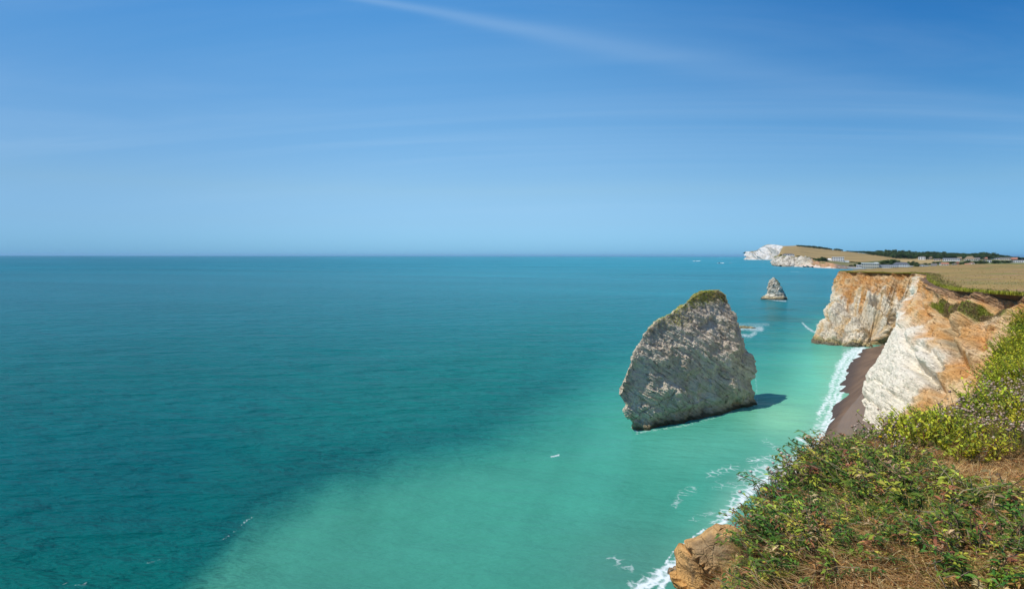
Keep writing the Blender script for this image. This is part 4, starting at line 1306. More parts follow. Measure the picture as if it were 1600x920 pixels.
def build_plants():
    r = np.random.default_rng(51)
    protos = {'gold': [make_samphire(60 + k) for k in range(4)], 'lush': [make_thrift(70 + k, True) for k in range(2)], 'dry': [make_thrift(80 + k, False) for k in range(3)], 'pale': [make_thrift(85 + k, False, True) for k in range(2)],
              'leaf': [make_leafy(90 + k) for k in range(5)],
              'straw': [make_tussock(100 + k, [(.64, .43, .17), (.54, .33, .12), (.40, .24, .09), (.70, .53, .26)]) for k in range(3)],
              'green': [make_tussock(110 + k, [(.17, .25, .035), (.28, .33, .05), (.44, .35, .10), (.12, .19, .03)]) for k in range(3)]}
    used = set()
    INFO = {'gold': ('bright yellow-green shrub in the drift of golden plants on the clifftop', 'yellow-green shrubs on the clifftop'),
            'lush': ('green cushion of thrift with pale dry flower heads on the clifftop', 'green thrift cushions'),
            'dry': ('brown thrift cushion with many pinkish dry flower heads near the cliff edge', 'dry thrift cushions'),
            'pale': ('thrift cushion with bleached whitish flower heads hanging over the foam at the edge', 'bleached thrift along the edge'),
            'leaf': ('dark green leafy plant in the tangled mat at the lower cliff edge', 'leafy plants in the foreground mat'),
            'straw': ('straw-coloured grass tussock in the dry foreground mat', 'straw grass tussocks'),
            'green': ('mixed green grass tussock in the foreground mat', 'green grass tussocks')}

    def put(kind, x, y, s, sink=0.0):
        k = r.integers(len(protos[kind]))
        root = protos[kind][k]
        loc = (x, y, float(ground_z(x, y)) - sink)
        rz = r.uniform(0, 6.28)
        lab, grp = INFO[kind]
        u, v = to_px(np.array((x, y, loc[2])))
        if kind == 'gold': lab = 'bright yellow-green shrub ' + ('in the far upper drift under the cliff slope' if v < 570 else 'at the left tip of the drift, beside the white chalk' if u < 1440 else 'at the right edge of the photo' if u > 1560 else 'in the middle of the yellow-green drift')
        elif kind == 'leaf': lab = 'leafy dark green plant ' + ('at the brink above the clay crag' if u < 1230 and v > 760 else 'at the brink over the surf' if u < 1290 else 'in the dense patch in the middle of the mat' if u < 1420 else 'among dry grass towards the right edge')
        elif kind in ('straw', 'green'): lab = ('straw-coloured' if kind == 'straw' else 'mixed green') + ' grass tussock ' + ('along the bottom edge of the photo' if v > 850 else 'left of the leafy patch by the brink' if u < 1290 else 'just below the yellow-green shrubs' if v < 740 else 'in the mat towards the right edge' if u > 1450 else 'in the middle of the mat')
        elif kind in ('dry', 'lush'): lab = ('brown thrift cushion with pinkish dry flower heads ' if kind == 'dry' else 'green thrift cushion with a few dry flower heads ') + ('at the brink beside the white chalk' if u < 1430 else 'in the upper part of the slope' if v < 600 else 'right of the yellow-green drift')
        if (kind, k) in used:
            return dup(root, loc, rz, s, lab, grp)
        used.add((kind, k))
        root.location = loc; root.rotation_euler = (0, 0, rz); root.scale = (s,) * 3
        root['label'] = lab; root['group'] = grp
        return root
    # Poisson-like candidates over the visible clifftop
    cnt = {k: 0 for k in protos}
    cand = np.stack((r.uniform(.2, 12, 60000), r.uniform(1.6, 14.5, 60000)), -1)
    sd = edge_sd(cand[:, 0], cand[:, 1])
    zc = ground_z(cand[:, 0], cand[:, 1])
    px = to_px(np.stack((cand[:, 0], cand[:, 1], zc), -1))
    inc = (px[:, 1] > 805) & (px[:, 0] < 1196 + (px[:, 1] - 805) * .03)
    keep = ~inc & (sd > np.where(cand[:, 1] > 4.6, -.38, -.06)) & (px[:, 0] < 1650) & (px[:, 1] < 975) & (px[:, 0] > 1000)
    cand, px, sd = cand[keep], px[keep], sd[keep]
    taken = np.zeros((0, 3))
    lim = {'gold': 240, 'lush': 60, 'dry': 130, 'pale': 60, 'leaf': 300, 'straw': 220, 'green': 240}
    rad = {'gold': .155, 'lush': .2, 'dry': .2, 'pale': .14, 'leaf': .088, 'straw': .125, 'green': .105}
    T = []
    gx = {}
    for (x, y), (u, v), d in zip(cand, px, sd):
        ju, jv = u + r.normal(0, 7), v + r.normal(0, 6)
        if inpoly(np.array(ju), np.array(jv), Z_GOLD): kd = 'gold'
        elif any(inpoly(np.array(ju), np.array(jv), z) for z in Z_THR): kd = ['dry', 'lush', 'green', 'gold'][r.choice(4, p=[.38, .3, .2, .12] if ju > 1450 else [.5, .35, .15, 0])] if jv > 600 else ('dry' if r.random() < .6 else 'lush')
        elif d < .12 and 690 < v < 800 and r.random() < .75: kd = 'pale'
        elif inpoly(np.array(ju), np.array(jv), Z_LEAF): kd = ['leaf', 'green', 'straw'][r.choice(3, p=[.84, .10, .06])]
        else:
            q = r.random(); w = float(vnoise(np.array((x * 1.6, y * 1.6, 0)), 77))
            kd = 'green' if w > -.12 and q < .62 else 'leaf' if w > -.05 and q < .86 else 'straw'
        if cnt[kd] >= lim[kd]: continue
        R0 = rad[kd]
        ok = True
        ci, cj = int(x / .3), int(y / .3)
        for a in (-1, 0, 1):
            for b in (-1, 0, 1):
                for (xx, yy, rr) in gx.get((ci + a, cj + b), ()):
                    if (xx - x) ** 2 + (yy - y) ** 2 < (min(rr, R0)) ** 2: ok = False
        if not ok: continue
        gx.setdefault((ci, cj), []).append((x, y, R0))
        cnt[kd] += 1
        put(kd, float(x), float(y), float(r.uniform(.8, 1.25) * (1 + (.45 * float(vnoise(np.array((x * 2.2, y * 2.2, 3.0)), 78)) if kd in ('leaf', 'gold') else 0))))
    print('plants', cnt)
    # prototypes that found no place are dropped
    for kd, l in protos.items():
        for k, root in enumerate(l):
            if (kd, k) not in used:
                for ch in list(root.children): bpy.data.objects.remove(ch)
                bpy.data.objects.remove(root)

    # ground cover: creeping leaves, dead stems and short grass between the plants
    n = 270000
    w = r.random(n)
    Y = 1.7 + 12 * w ** 1.9
    X = Y * r.uniform(.24, .86, n)
    s = edge_sd(X, Y)
    k = s > -.35
    X, Y = X[k], Y[k]; s = s[k]
    Z = ground_z(X, Y)
    P = np.stack((X, Y, Z), -1)
    px = to_px(P)
    k = (px[:, 0] < 1640) & (px[:, 1] < 960)
    P, px, s = P[k], px[k], s[k]
    n = len(P)
    k = ~(inpoly(px[:, 0], px[:, 1], Z_LEAF) & (r.random(len(P)) < .86))
    P, px, s = P[k], px[k], s[k]; n = len(P)
    c1 = fbm(P / .8, 4, .55, 440); c2 = fbm(P / .25, 3, .5, 441)
    gl = inpoly(px[:, 0], px[:, 1], Z_GOLD); lf = inpoly(px[:, 0], px[:, 1], Z_LEAF)
    green = sstep(c1 + c2 * .5 + .35 * lf + .3 * gl - .25 * sstep(px[:, 0], 1450, 1600) * (px[:, 1] > 700), .0, .35)
    dry = pick([(.60, .39, .15), (.50, .29, .10), (.68, .51, .25), (.34, .19, .08), (.52, .22, .075)], n, r)
    grn = pick([(.11, .20, .03), (.20, .28, .04), (.32, .35, .05), (.44, .42, .05)], n, r)
    colr = lerp(dry, grn, (r.random(n) < green * .85).astype(float))
    sc = np.clip(P[:, 1] / 4, .8, 2.2)
    h = r.uniform(.03, .11, n) * sc ** .5
    half = r.random(n) < .6
    A = blades(P[half], (0, 0, 1), h[half], r.uniform(.0035, .007, n)[half] * sc[half], r.uniform(.6, 2.2, n)[half], colr[half], 2, 11)
    az = r.uniform(0, 6.28, n)
    B = leaves(P[~half] + np.stack((0 * az, 0 * az, r.uniform(0, .05, n)), -1)[~half], np.stack((np.cos(az), np.sin(az), r.uniform(-.2, .8, n)), -1)[~half], (h * .50)[~half], (h * .13)[~half], colr[~half], 12)
    link('ground_cover', pmesh('ground_cover', [A, B], M_grass), kind='stuff')
    n = 60000
    Y = -3 + 19 * r.random(n) ** 1.2; X = r.uniform(0, 20, n)
    P = np.stack((X, Y, ground_z(X, Y)), -1)
    pv = (X - .0) / np.maximum(Y, .1)
    k = (edge_sd(X, Y) > -.2) & ((pv > .84) | (Y < 1.8))
    P = P[k]; n = len(P)
    c1 = fbm(P / .9, 3, .55, 450)
    colr = lerp(pick([(.60, .39, .15), (.50, .29, .10), (.34, .19, .08), (.44, .35, .12)], n, r), pick([(.16, .22, .04), (.28, .31, .05), (.40, .39, .06)], n, r), sstep(c1, -.15, .3))
    h = r.uniform(.08, .24, n)
    link('outer_ground_cover', pmesh('outer_ground_cover', [blades(P, (0, 0, 1), h, h * .16, r.uniform(.6, 2.2, n), colr, 2, 14)], M_grass), kind='stuff').name = 'ground_cover'
    # dead woody stems lying in the mat
    st = []
    for _ in range(330):
        yy = 1.9 + 5.5 * r.random() ** 1.5; xx = yy * r.uniform(.33, .84)
        if edge_sd(np.array(xx), np.array(yy)) < .05: continue
        a = r.uniform(0, 6.28); L = r.uniform(.08, .3)
        pts = []
        for q in np.linspace(-.5, .5, 4):
            x2, y2 = xx + math.cos(a) * L * q + r.normal(0, .012), yy + math.sin(a) * L * q + r.normal(0, .012)
            pts.append((x2, y2, float(ground_z(x2, y2)) + r.uniform(.03, .10)))
        st.append(tube(pts, r.uniform(.0015, .0035), [(.40, .32, .22), (.30, .20, .12), (.24, .11, .06), (.46, .40, .28)][r.integers(4)]))
    link('dead_stems', pmesh('dead_stems', st, M_grass), kind='stuff')

    # single flowers
    def gpoint(u, v):
        for Y in np.arange(2, 16, .02):
            X = (u - 800) / F * Y
            if ground_z(X, Y) > H - (v - 400) / F * Y: return X, Y, float(ground_z(X, Y))
    q = gpoint(1376, 706)
    t = thing('hawkbit_flower', 'single bright yellow flower standing among the dry thrift', 'flower', q)
    link('stem', pmesh('hawkbit_stem', [tube([(0, 0, -.02), (.004, 0, .05), (0, .004, .115)], .0018, (.16, .2, .05))], M_grass), t)
    ry = np.random.default_rng(5)
    pp = np.zeros((40, 3)) + (0, .004, .115); az = ry.uniform(0, 6.28, 40)
    link('flower_head', pmesh('hawkbit_head', [leaves(pp, np.stack((np.cos(az), np.sin(az), ry.uniform(.1, 1, 40)), -1), .021, .008, (.80, .58, .01), 5, .1, 0, .1)], M_head), t)
    # a patch of red-brown dead fern hanging at the edge
    q = gpoint(1200, 884)
    t = thing('dead_fern', 'red-brown dead fern clump at the edge beside the clay crag', 'plant', (q[0], q[1], q[2] + .02))
    pp = ry.normal(0, .07, (420, 3)) * (1, 1, .3)
    link('foliage', pmesh('fern', [blades(pp, (0, 0, 1), ry.uniform(.06, .2, 420), .005, ry.uniform(.5, 2, 420), pick([(.24, .07, .045), (.32, .14, .07), (.17, .06, .04)], 420, ry), 3, 13)], M_grass), t, kind='stuff')


build_plants()


# ------------------------------------------------------------------ village, trees, boats
def box(x0, x1, y0, y1, z0, z1):
    V = np.array([(x, y, z) for z in (z0, z1) for x, y in ((x0, y0), (x1, y0), (x1, y1), (x0, y1))], float)
    return V, np.array([(0, 3, 2, 1), (4, 5, 6, 7), (0, 1, 5, 4), (1, 2, 6, 5), (2, 3, 7, 6), (3, 0, 4, 7)])


def boxmesh(name, bs, mat):
    V, Q, o = [], [], 0
    for b in bs:
        v, q = box(*b); V.append(v); Q.append(q + o); o += 8
    return mesh(name, np.concatenate(V), np.concatenate(Q), smooth=False, mats=[mat])


def gable(name, w, d, z0, h, mat, along='x', over=.4):
    """pitched roof slab; ridge along x or y"""
    if along == 'x':
        V = [(-w / 2 - over, -d / 2 - over, z0), (w / 2 + over, -d / 2 - over, z0), (w / 2 + over, d / 2 + over, z0), (-w / 2 - over, d / 2 + over, z0), (-w / 2 - over, 0, z0 + h), (w / 2 + over, 0, z0 + h)]
    else:
        V = [(w / 2 + over, -d / 2 - over, z0), (w / 2 + over, d / 2 + over, z0), (-w / 2 - over, d / 2 + over, z0), (-w / 2 - over, -d / 2 - over, z0), (0, -d / 2 - over, z0 + h), (0, d / 2 + over, z0 + h)]
    return mesh(name, np.array(V), [(0, 1, 5, 4), (2, 3, 4, 5), (0, 3, 2, 1)], [(0, 4, 3), (1, 2, 5)], smooth=False, mats=[mat])


def hip(name, w, d, z0, h, mat, over=.4):
    r = max(w - d, .4) / 2
    V = [(-w / 2 - over, -d / 2 - over, z0), (w / 2 + over, -d / 2 - over, z0), (w / 2 + over, d / 2 + over, z0), (-w / 2 - over, d / 2 + over, z0), (-r, 0, z0 + h), (r, 0, z0 + h)]
    return mesh(name, np.array(V), [(0, 1, 5, 4), (2, 3, 4, 5), (0, 3, 2, 1)], [(0, 4, 3), (1, 2, 5)], smooth=False, mats=[mat])


def gwall(name, w, d, h, rh, mat):
    """walls whose front and back rise into gables"""
    V = [(-w / 2, -d / 2, -4), (w / 2, -d / 2, -4), (w / 2, -d / 2, h), (0, -d / 2, h + rh), (-w / 2, -d / 2, h)]
    V += [(x, d / 2, z) for x, y, z in V]
    me = bpy.data.meshes.new(name)
    me.from_pydata(V, [], [(0, 1, 2, 3, 4), (9, 8, 7, 6, 5), (1, 6, 7, 2), (0, 4, 9, 5), (2, 7, 8, 3), (4, 3, 8, 9)])
    me.materials.append(mat)
    return me


def house(x, yb, wpx, hpx, rpx, kind, wall, roof, label, floors=1, cols=0, name='house', cat='house', rz=.0, depth=None, chim=True, group=None):
    q = far_ground(x, yb)
    u = q[1] / F
    w, h, rh = wpx * u, hpx * u * 1.12, rpx * u * 1.05
    d = depth * u if depth else min(w, 9 * u) * .8
    o = thing(name, label, cat, (q[0], q[1] + d / 2, q[2]), rz - math.atan2(q[0], q[1]), group)
    if kind == 'front':
        link('wall', gwall('wall', w, d, h, rh * .96, wall), o)
        rf = link('roof', gable('roof', w, d, h + .02, rh, roof, 'y', .25), o)
        # keep the gable face in front of the roof's end triangle
        for v in rf.data.vertices:
            v.co.y *= .985
    else:
        link('wall', boxmesh('wall', [(-w / 2, w / 2, -d / 2, d / 2, -4, h)], wall), o)
        if kind == 'flat': rf = link('roof', boxmesh('roof', [(-w / 2 - .4, w / 2 + .4, -d / 2 - .4, d / 2 + .4, h, h + max(rh, .5))], roof), o)
        elif kind == 'hip': rf = link('roof', hip('roof', w, d, h, rh, roof), o)
        else: rf = link('roof', gable('roof', w, d, h, rh, roof), o)
    if chim and kind in ('gable', 'hip') and w > 8:
        link('chimney', boxmesh('chimney', [(w * .22, w * .22 + 1.3, -.6, .7, h + rh * .4, h + rh + 1.6)], M_brick), rf)
    cols = cols or max(2, int(round(wpx / 3)))
    fh = h / floors
    me = boxmesh('window', [(-.30 * w / cols, .30 * w / cols, -.12, .25, 0, fh * .55)], M_glass)
    for f in range(floors):
        for c in range(cols):
            if kind == 'front' and cols == 2 and False: continue
            wn = link('window', me, o)
            wn.location = (-w / 2 + w * (c + .5) / cols, -d / 2, f * fh + fh * .24)
    return o


def build_village():
    hs = house
    hs(1233.5, 399.0, 17, 2.0, 1.2, 'hip', M_white, M_greyroof, 'long low white bungalow on top of the chalk headland', 1, 7, chim=False)
    # seaside hotel: central block and two wings are one building
    o = hs(1311.5, 408.0, 17, 6.0, .5, 'flat', M_white, M_white, 'white three-storey hotel with a lower wing each side, above the red bank', 3, 7, 'hotel', 'hotel', chim=False, depth=9)
    u = far_ground(1311.5, 408)[1] / F
    link('wing', boxmesh('wing', [(-17.5 * u, -8.5 * u - .05, -4 * u, 3 * u, -4, 3.0 * u)], M_cream), o)
    link('wing_roof', mesh('wing_roof', np.array([(-17.8 * u, -4.2 * u, 3.0 * u), (-8.6 * u, -4.2 * u, 3.0 * u), (-8.6 * u, 3.2 * u, 3.0 * u), (-17.8 * u, 3.2 * u, 3.0 * u), (-15.5 * u, -.5 * u, 4.8 * u), (-10.5 * u, -.5 * u, 4.8 * u)]),
         [(0, 1, 5, 4), (2, 3, 4, 5), (0, 3, 2, 1)], [(0, 4, 3), (1, 2, 5)], smooth=False, mats=[M_white]), o)
    link('wing', boxmesh('wing', [(8.5 * u + .05, 15.5 * u, -3.5 * u, 3 * u, -4, 1.8 * u)], M_white), o)
    me = boxmesh('wing_window', [(-.3 * u, .3 * u, -.12, .25, .5 * u, 1.3 * u)], M_glass)
    for k in (-15.8, -13.6, -11.4): link('window', me, o).location = (k * u, -4 * u, 0.3 * u)
    for k in (10, 12, 14): link('window', me, o).location = (k * u, -3.5 * u, 0)
    # buildings on the bay front
    hs(1347, 417.6, 12, 3.6, .5, 'flat', M_white, M_white, 'low flat white seafront building, leftmost of the bay-front row', 1, 5, 'seafront_building', 'building', chim=False)
    o = hs(1363.5, 419.0, 24, 7.4, .7, 'flat', M_cream, M_white, 'large cream flat-roofed seafront hotel block with a small roof turret', 2, 8, 'hotel', 'hotel', chim=False, depth=14)
    u = far_ground(1363.5, 419)[1] / F
    link('turret', boxmesh('turret', [(5.5 * u, 10.5 * u, -1 * u, 3 * u, 8.2 * u, 9.8 * u)], M_white), o)
    o = hs(1385, 418.6, 36, 4.4, 1.2, 'gable', M_white, M_slate, 'long white seafront terrace under a blue-grey slate roof', 1, 14, 'terrace', 'building', depth=8, chim=False)
    hs(1410.5, 417.8, 22, 5.2, 3.0, 'hip', M_white, M_slate, 'two-storey white seafront block with hipped slate roof, right end of the row', 2, 7, 'seafront_building', 'building', depth=9, chim=False)
    hs(1424.5, 417.2, 6, 2.0, .4, 'flat', M_white, M_white, 'little white flat-roofed annexe right of the hipped seafront block', 1, 2, 'annexe', 'building', chim=False)
    hs(1319, 416.2, 5, 1.6, .7, 'gable', M_white, M_greyroof, 'tiny white beach hut below the white hotel', 1, 2, 'beach_hut', 'hut', chim=False)
    # houses among the wood
    hs(1402.5, 401.6, 4.4, 2.6, 1.6, 'front', M_white, M_greyroof, 'white gabled house inside the dark wood, left of its pair', 2, 2)
    hs(1406.6, 401.4, 3.6, 2.8, 1.4, 'front', M_white, M_greyroof, 'white gabled house inside the dark wood, right of its pair', 2, 2)
    hs(1442.6, 404.9, 9.4, 4.0, .9, 'hip', M_white, M_greyroof, 'square bright white house at the foot of the wood above the pale field', 2, 3)
    hs(1453.5, 404.6, 8.6, 2.6, 1.4, 'gable', M_stone, M_thatch, 'brown stone house right beside the square white one', 1, 3)
    hs(1472, 403.4, 10, 1.8, .9, 'gable', M_white, M_greyroof, 'white house with grey roof under the trees, above the long white building', 1, 4)
    hs(1466.5, 406.3, 9, 1.4, 1.5, 'gable', M_cream, M_greyroof, 'low cream bungalow left of the long white building', 1, 3)
    hs(1489, 407.0, 22, 3.2, 1.3, 'gable', M_white, M_slate, 'long white building with a wide grey roof and a row of windows', 1, 9, depth=8)
    hs(1501, 405.8, 6, 2.6, 2.2, 'gable', M_stone, M_thatch, 'brown-roofed cottage touching the right end of the long white building', 1, 2)
    hs(1518.5, 406.2, 15, 2.2, 4.2, 'hip', M_cream, M_thatch, 'big house under a tall tan hipped roof', 1, 5, depth=9)
    hs(1528.5, 406.4, 9, 2.0, 2.6, 'gable', M_cream, M_greyroof, 'grey-roofed house just right of the tall tan roof', 1, 3)
    hs(1531, 403.0, 8, 1.6, 1.2, 'gable', M_white, M_slate, 'small white house with slate roof peeping above the tan roof', 1, 3)
    hs(1539.5, 404.6, 10, 1.6, 1.6, 'gable', M_stone, M_tile, 'pinkish tiled house behind the dark round trees', 1, 3)
    hs(1539.2, 409.6, 4.2, 3.0, 1.9, 'front', M_white, M_greyroof, 'narrow white gable left of the small gap in the dark trees', 1, 2)
    hs(1547.4, 409.6, 5.4, 3.4, 2.2, 'front', M_white, M_greyroof, 'steep white gable right of the small gap in the dark trees', 1, 2)
    hs(1561.5, 404.6, 9.5, 1.6, 2.2, 'hip', M_white, M_slate, 'blue-slate hipped bungalow right of the dark trees', 1, 3)
    hs(1573.5, 405.4, 13, 2.4, 1.5, 'gable', M_cream, M_greyroof, 'wide grey-roofed house left of the red roof', 1, 5)
    hs(1575, 403.0, 9, 1.2, 1.3, 'gable', M_cream, M_thatch, 'brown roof peeping over the wide grey-roofed house', 1, 3)
    hs(1587.5, 405.6, 8, 1.6, 2.4, 'gable', M_brick, M_tile, 'brick house with bright red tiled roof above the white gables', 1, 3)
    hs(1597, 404.8, 10, 1.6, 2.0, 'gable', M_cream, M_greyroof, 'grey-roofed house right of the red tiled roof', 1, 3)
    hs(1582.6, 409.4, 5.6, 2.6, 2.0, 'front', M_white, M_greyroof, 'white gabled house, leftmost of the bright row at the right edge', 1, 2)
    hs(1591, 409.4, 8.0, 3.0, 2.4, 'front', M_white, M_greyroof, 'white gabled house, middle of the bright row at the right edge', 1, 3)
    hs(1600, 409.2, 7.0, 2.8, 2.2, 'front', M_white, M_greyroof, 'white gabled house cut by the right edge of the photo', 1, 3)
    # front row behind the field
    hs(1442.5, 416.7, 6.2, 2.9, 2.0, 'front', M_white, M_greyroof, 'white gabled cottage, first of the front pair behind the field', 1, 2)
    hs(1450.2, 416.8, 7.2, 2.4, 2.0, 'front', M_white, M_greyroof, 'wide white gabled cottage, second of the front pair behind the field', 1, 3)
    hs(1461.5, 415.6, 8, 2.2, 2.4, 'gable', M_white, M_greyroof, 'white cottage with light grey roof right of the front pair', 1, 3)
    hs(1471.6, 413.2, 5, 2.2, 1.0, 'gable', M_white, M_greyroof, 'little white house left of the low red roof', 1, 2)
    hs(1479, 413.4, 10, 1.6, 2.0, 'gable', M_cream, M_tile, 'low house with red-brown roof in the dip behind the field', 1, 3)
    hs(1493, 413.6, 6, 1.2, 1.0, 'gable', M_cream, M_greyroof, 'tiny grey-roofed shed between the red roofs', 1, 2, 'shed', 'shed', chim=False)
    hs(1498.6, 412.2, 6.4, 2.2, 2.2, 'front', M_brick, M_tile, 'red brick gabled house in the middle of the village', 1, 2)
    hs(1520.5, 412.3, 7.4, 1.9, 1.8, 'front', M_white, M_tile, 'white cottage with a red roof in front of the dark round trees', 1, 2)
    hs(1514.5, 413.2, 8, 1.0, 1.4, 'gable', M_brick, M_tile, 'low red roof left of the white cottage by the field', 1, 3, chim=False)
    # sea wall of the bay
    a, b = sea_at(1306, 417.6, 1), sea_at(1352, 420.4, 1)
    L = np.linalg.norm((b - a)[:2])
    t = thing('sea_wall', 'low brown sea wall along the far bay', 'wall', ((a[0] + b[0]) / 2, (a[1] + b[1]) / 2, 0), math.atan2(b[1] - a[1], b[0] - a[0]))
    link('wall_body', boxmesh('wall_body', [(-L / 2, L / 2, -1.5, 1.5, -1, 3.6)], M_concrete), t)
    link('coping', boxmesh('coping', [(-L / 2, L / 2, -1.9, 1.9, 3.6, 4.1)], M_white), t)


build_village()


def make_tree(seed, squat, cols):
    r = np.random.default_rng(seed)
    t = thing('tree', '', 'tree')
    # crown of unit width and height made of leaf clumps
    pos, siz = [], []
    for k in range(15):
        a = r.uniform(0, 6.28); rr = .34 * math.sqrt(r.random()); zc = r.uniform(.32, .80) - .25 * rr
        pos.append((math.cos(a) * rr, math.sin(a) * rr, zc)); siz.append(r.uniform(.10, .19))
    P, D, Cc = [], [], []
    for c, s in zip(pos, siz):
        n = 70
        d = r.normal(0, 1, (n, 3)); d /= np.linalg.norm(d, axis=-1, keepdims=True)
        P.append(np.array(c) + d * s * r.uniform(.6, 1.05, (n, 1)) * (1, 1, squat)); D.append(d + r.normal(0, .5, (n, 3))); Cc.append(pick(cols, n, r) * r.uniform(.8, 1.2))
    P, D, Cc = np.concatenate(P), np.concatenate(D), np.concatenate(Cc)
    n = len(P)
    link('crown', pmesh('crown', [leaves(P, D, r.uniform(.07, .14, n), r.uniform(.06, .11, n), Cc, seed, .2, .1)], M_tree), t, kind='stuff')
    limbs = [tube([(0, 0, -.12), (.01, 0, .2), (0, .01, .5)], .035, (.1, .075, .05), 6)]
    for k in range(5):
        c = np.array(pos[k]); limbs.append(tube([(0, 0, .2 + .03 * k), c * .5 + (0, 0, .12), c], .016, (.1, .075, .05), 4))
    link('trunk', pmesh('trunk', limbs, M_bark), t)
    return t


def build_trees():
    r = np.random.default_rng(71)
    dark = [(.10, .155, .055), (.14, .19, .065), (.07, .12, .05)]
    mid = [(.10, .16, .04), (.125, .18, .05), (.08, .13, .04)]
    protos = [make_tree(200 + k, .9, dark if k < 4 else mid) for k in range(6)]
    used = set()

    def put(x, yb, hpx, wpx, lab, grp, kinds=(0, 1, 2, 3, 4, 5)):
        k = kinds[r.integers(len(kinds))]
        q = far_ground(x, yb); u = q[1] / F
        sc = (wpx * u * 1.15, wpx * u * 1.15, hpx * u * 1.1)
        loc = (q[0], q[1], q[2] - .04 * hpx * u)
        if k in used: dup(protos[k], loc, r.uniform(0, 6.28), sc, lab, grp)
        else:
            used.add(k); o = protos[k]; o.location = loc; o.scale = sc; o.rotation_euler = (0, 0, r.uniform(0, 6.28)); o['label'] = lab; o['group'] = grp
    topx = [1246, 1275, 1290, 1300, 1303, 1310, 1318, 1325, 1350, 1358, 1372, 1390, 1400, 1412, 1424, 1434, 1450, 1480, 1492, 1505, 1520, 1535, 1550, 1562, 1580, 1600, 1640]
    topy = [382.2, 384.0, 386, 388.5, 388.2, 387.8, 390.4, 391.4, 391.6, 393, 391, 389.8, 391.2, 391.6, 391.2, 393, 392.6, 393.2, 394.6, 395.2, 394.4, 393.8, 394.2, 396.8, 398.6, 401, 402]
    boty = lambda x: np.interp(x, [1246, 1300, 1350, 1360, 1385, 1400, 1440, 1500, 1560, 1640], [384.5, 390, 395, 397.5, 401, 403.5, 404.4, 404.8, 404.4, 405.4])
    for x in np.arange(1247, 1350, 3.2):
        if 1299 < x < 1303 or 1317 < x < 1322: continue
        b = float(boty(x)); tp = float(np.interp(x, topx, topy))
        put(x, b, b - tp + .4, 5.0, 'dark tree in the thin line of trees along the crest of the brown hill', 'trees along the hill crest', (0, 1, 2, 3))
    for row in range(4):
        for x in np.arange(1352 + row * 1.7, 1625, 6.6):
            x = x + r.uniform(-1.6, 1.6)
            b0 = float(boty(x)); tp = float(np.interp(x, topx, topy)) + row * .35
            b = b0 - (3 - row) * (.9 if x < 1500 else .35)
            hh = max(3.5, (b - tp) * (1 if row < 2 else r.uniform(.55, .85)))
            put(x, b, hh * r.uniform(1.0, 1.2), r.uniform(7.2, 10), 'dark green tree of the broad wood, ' + ('above the end of the brown hill' if x < 1400 else 'above the pale field' if x < 1470 else 'behind the long white building' if x < 1508 else 'behind the tall tan roof' if x < 1550 else 'behind the houses at the right edge'), 'trees of the wood behind the village', (0, 1, 2, 3, 0, 1, 2, 3, 4))
    specs = [([(1280, 408.2, 6, 8), (1286, 408.4, 8, 9), (1291, 408.2, 6.4, 8)], 'dark tree beside the left wing of the white hotel', 'trees beside the white hotel'),
             ([(1270, 405.2, 3.0, 7), (1275, 406.2, 3.0, 6), (1263, 402.8, 2.4, 6), (1248, 401, 1.6, 7), (1220, 399.4, 2.4, 5)], 'low green bush on the chalk headland', 'bushes on the chalk headland'),
             ([(1330, 409.4, 1.8, 6), (1336, 409.8, 1.8, 7), (1342, 410.6, 2.2, 7), (1348, 411.4, 2.4, 7), (1354, 411.5, 2.4, 7), (1361, 411.2, 2.6, 7), (1368, 410.6, 2.6, 7)], 'small dark hedge bush along the foot of the brown hill', 'hedge bushes below the brown hill'),
             ([(1338, 415.5, 4, 8), (1344, 414.8, 5.4, 8), (1350, 414, 4.6, 8), (1330, 415.6, 2.6, 8)], 'green bush behind the low white seafront building', 'bushes behind the seafront'),
             ([(1377, 411.6, 5.5, 9), (1383, 412, 6.6, 10), (1389, 412, 7.6, 10), (1395, 412, 7.8, 10), (1401, 412, 7.6, 10), (1380, 413, 4.4, 9), (1393, 413.4, 5, 10)], 'rounded green tree in the clump behind the slate-roofed terrace', 'trees behind the seafront terrace'),
             ([(1420, 415.2, 8.0, 9), (1426, 415.6, 9.2, 10), (1432, 415.8, 7.6, 8), (1436, 416.2, 5, 6)], 'dark spreading tree right of the hipped seafront block', 'trees right of the seafront block'),
             ([(1446, 412.2, 2.4, 6), (1453, 412.4, 2.2, 5), (1460, 412, 4.2, 8), (1466, 412, 4.6, 8), (1470, 411.4, 3.0, 6), (1486, 411.6, 2.8, 7)], 'dark bush behind the front cottages', 'bushes behind the front cottages'),
             ([(1484, 410.6, 3.0, 8), (1490, 410.6, 3.4, 8), (1503, 412.6, 3.8, 8), (1508, 411.4, 4.8, 7), (1513, 409.6, 4, 8)], 'garden tree in the middle of the village', 'garden trees in the village'),
             ([(1526, 411.4, 5.4, 9), (1532, 411.6, 6.4, 10), (1536, 411.4, 5.6, 8), (1542.8, 410.6, 3.6, 4), (1554, 411, 5.8, 9), (1560, 410.6, 5.0, 10), (1567, 410.2, 4.4, 10), (1574, 410, 4.0, 10), (1579, 410, 3.8, 8)],
              'dark round tree beside the white gables on the right', 'dark trees by the white gables')]
    for lst, lab, grp in specs:
        for x, y, h, w in lst: put(x, y, h, w, lab, grp, (4, 5, 0) if 'green' in lab or 'bush' in lab else (0, 1, 2, 3))
    for k, o in enumerate(protos):
        if k not in used:
            for ch in list(o.children): bpy.data.objects.remove(ch)
            bpy.data.objects.remove(o)


build_trees()


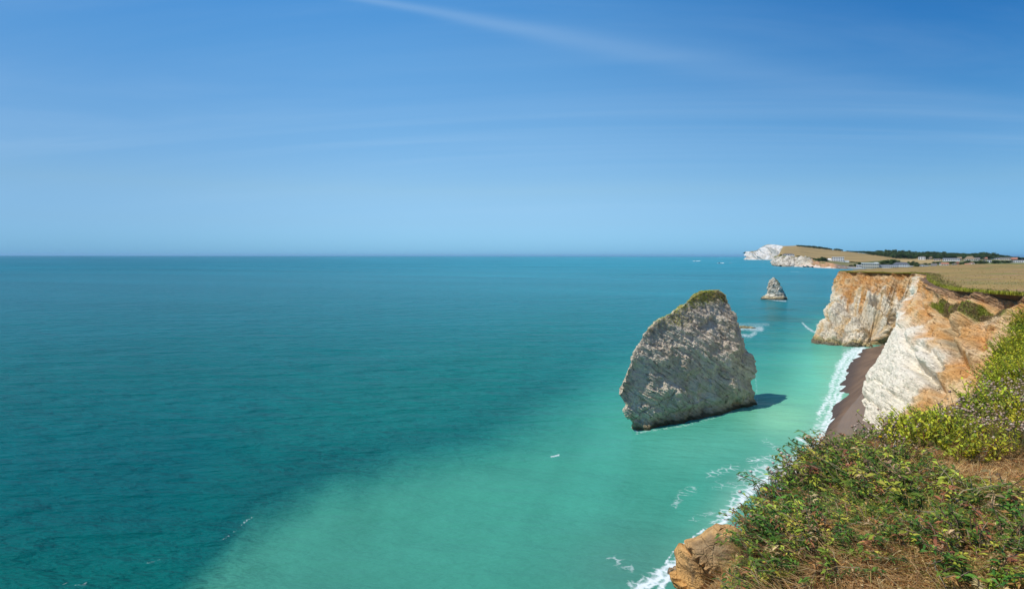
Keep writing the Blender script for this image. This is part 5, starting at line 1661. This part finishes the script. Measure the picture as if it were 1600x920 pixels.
def boat(x, y, L, label, heading, dark_cabin):
    q = sea_at(x, y)
    o = thing('motor_boat', label, 'boat', (q[0], q[1], 0), heading)
    st = []
    for t in np.linspace(0, 1, 9):
        w = L * .16 * (1 - max(0, (t - .45) / .55) ** 2.2) + .02
        sh = L * (.10 + .06 * t ** 2)
        st.append([(-L / 2 + L * t, -w, sh), (-L / 2 + L * (t * .96), -w * .75, -.02 * L), (-L / 2 + L * (t * .94), 0, -.05 * L), (-L / 2 + L * (t * .96), w * .75, -.02 * L), (-L / 2 + L * t, w, sh)])
    G = np.array(st)
    link('hull', mesh('hull', G, grid_faces(9, 5), smooth=True, mats=[M_hull]), o)
    D = G[:, [0, 4]] - np.array((0, 0, .02 * L))
    link('deck', mesh('deck', D, grid_faces(9, 2), smooth=False, mats=[M_hull]), o)
    cb = link('cabin', boxmesh('cabin', [(-.12 * L, .16 * L, -.10 * L, .10 * L, .10 * L, .24 * L), (-.16 * L, .12 * L, -.11 * L, .11 * L, .24 * L, .26 * L)], M_dark if dark_cabin else M_hull), o)
    link('window', boxmesh('boat_window', [(-.08 * L, .12 * L, -.104 * L, .104 * L, .16 * L, .21 * L)], M_glass), cb)
    link('mast', boxmesh('mast', [(-.02 * L, .0, -.01 * L, .01 * L, .26 * L, .42 * L)], M_dark), o)


boat(1124, 411.2, 17, 'white motor boat with a dark cabin near the horizon', math.pi * .98, True)
boat(1087, 408.0, 13, 'small white speedboat farther out, left of the dark-cabined boat', math.pi * .97, False)


# ------------------------------------------------------------------ sea air: one closed box of thin even haze
def build_haze():
    m = bpy.data.materials.new('sea_haze'); m.use_nodes = True
    t = NT(m.node_tree)
    v = t.n('ShaderNodeVolumePrincipled', i={'Color': (.42, .74, 1, 1), 'Density': 1.1e-5, 'Anisotropy': 0.2})
    t.t.links.new(v.outputs[0], t.n('ShaderNodeOutputMaterial').inputs['Volume'])
    link('haze', boxmesh('haze', [(-560000, 560000, -300, 130000, -9, 175)], m), kind='stuff')


build_haze()
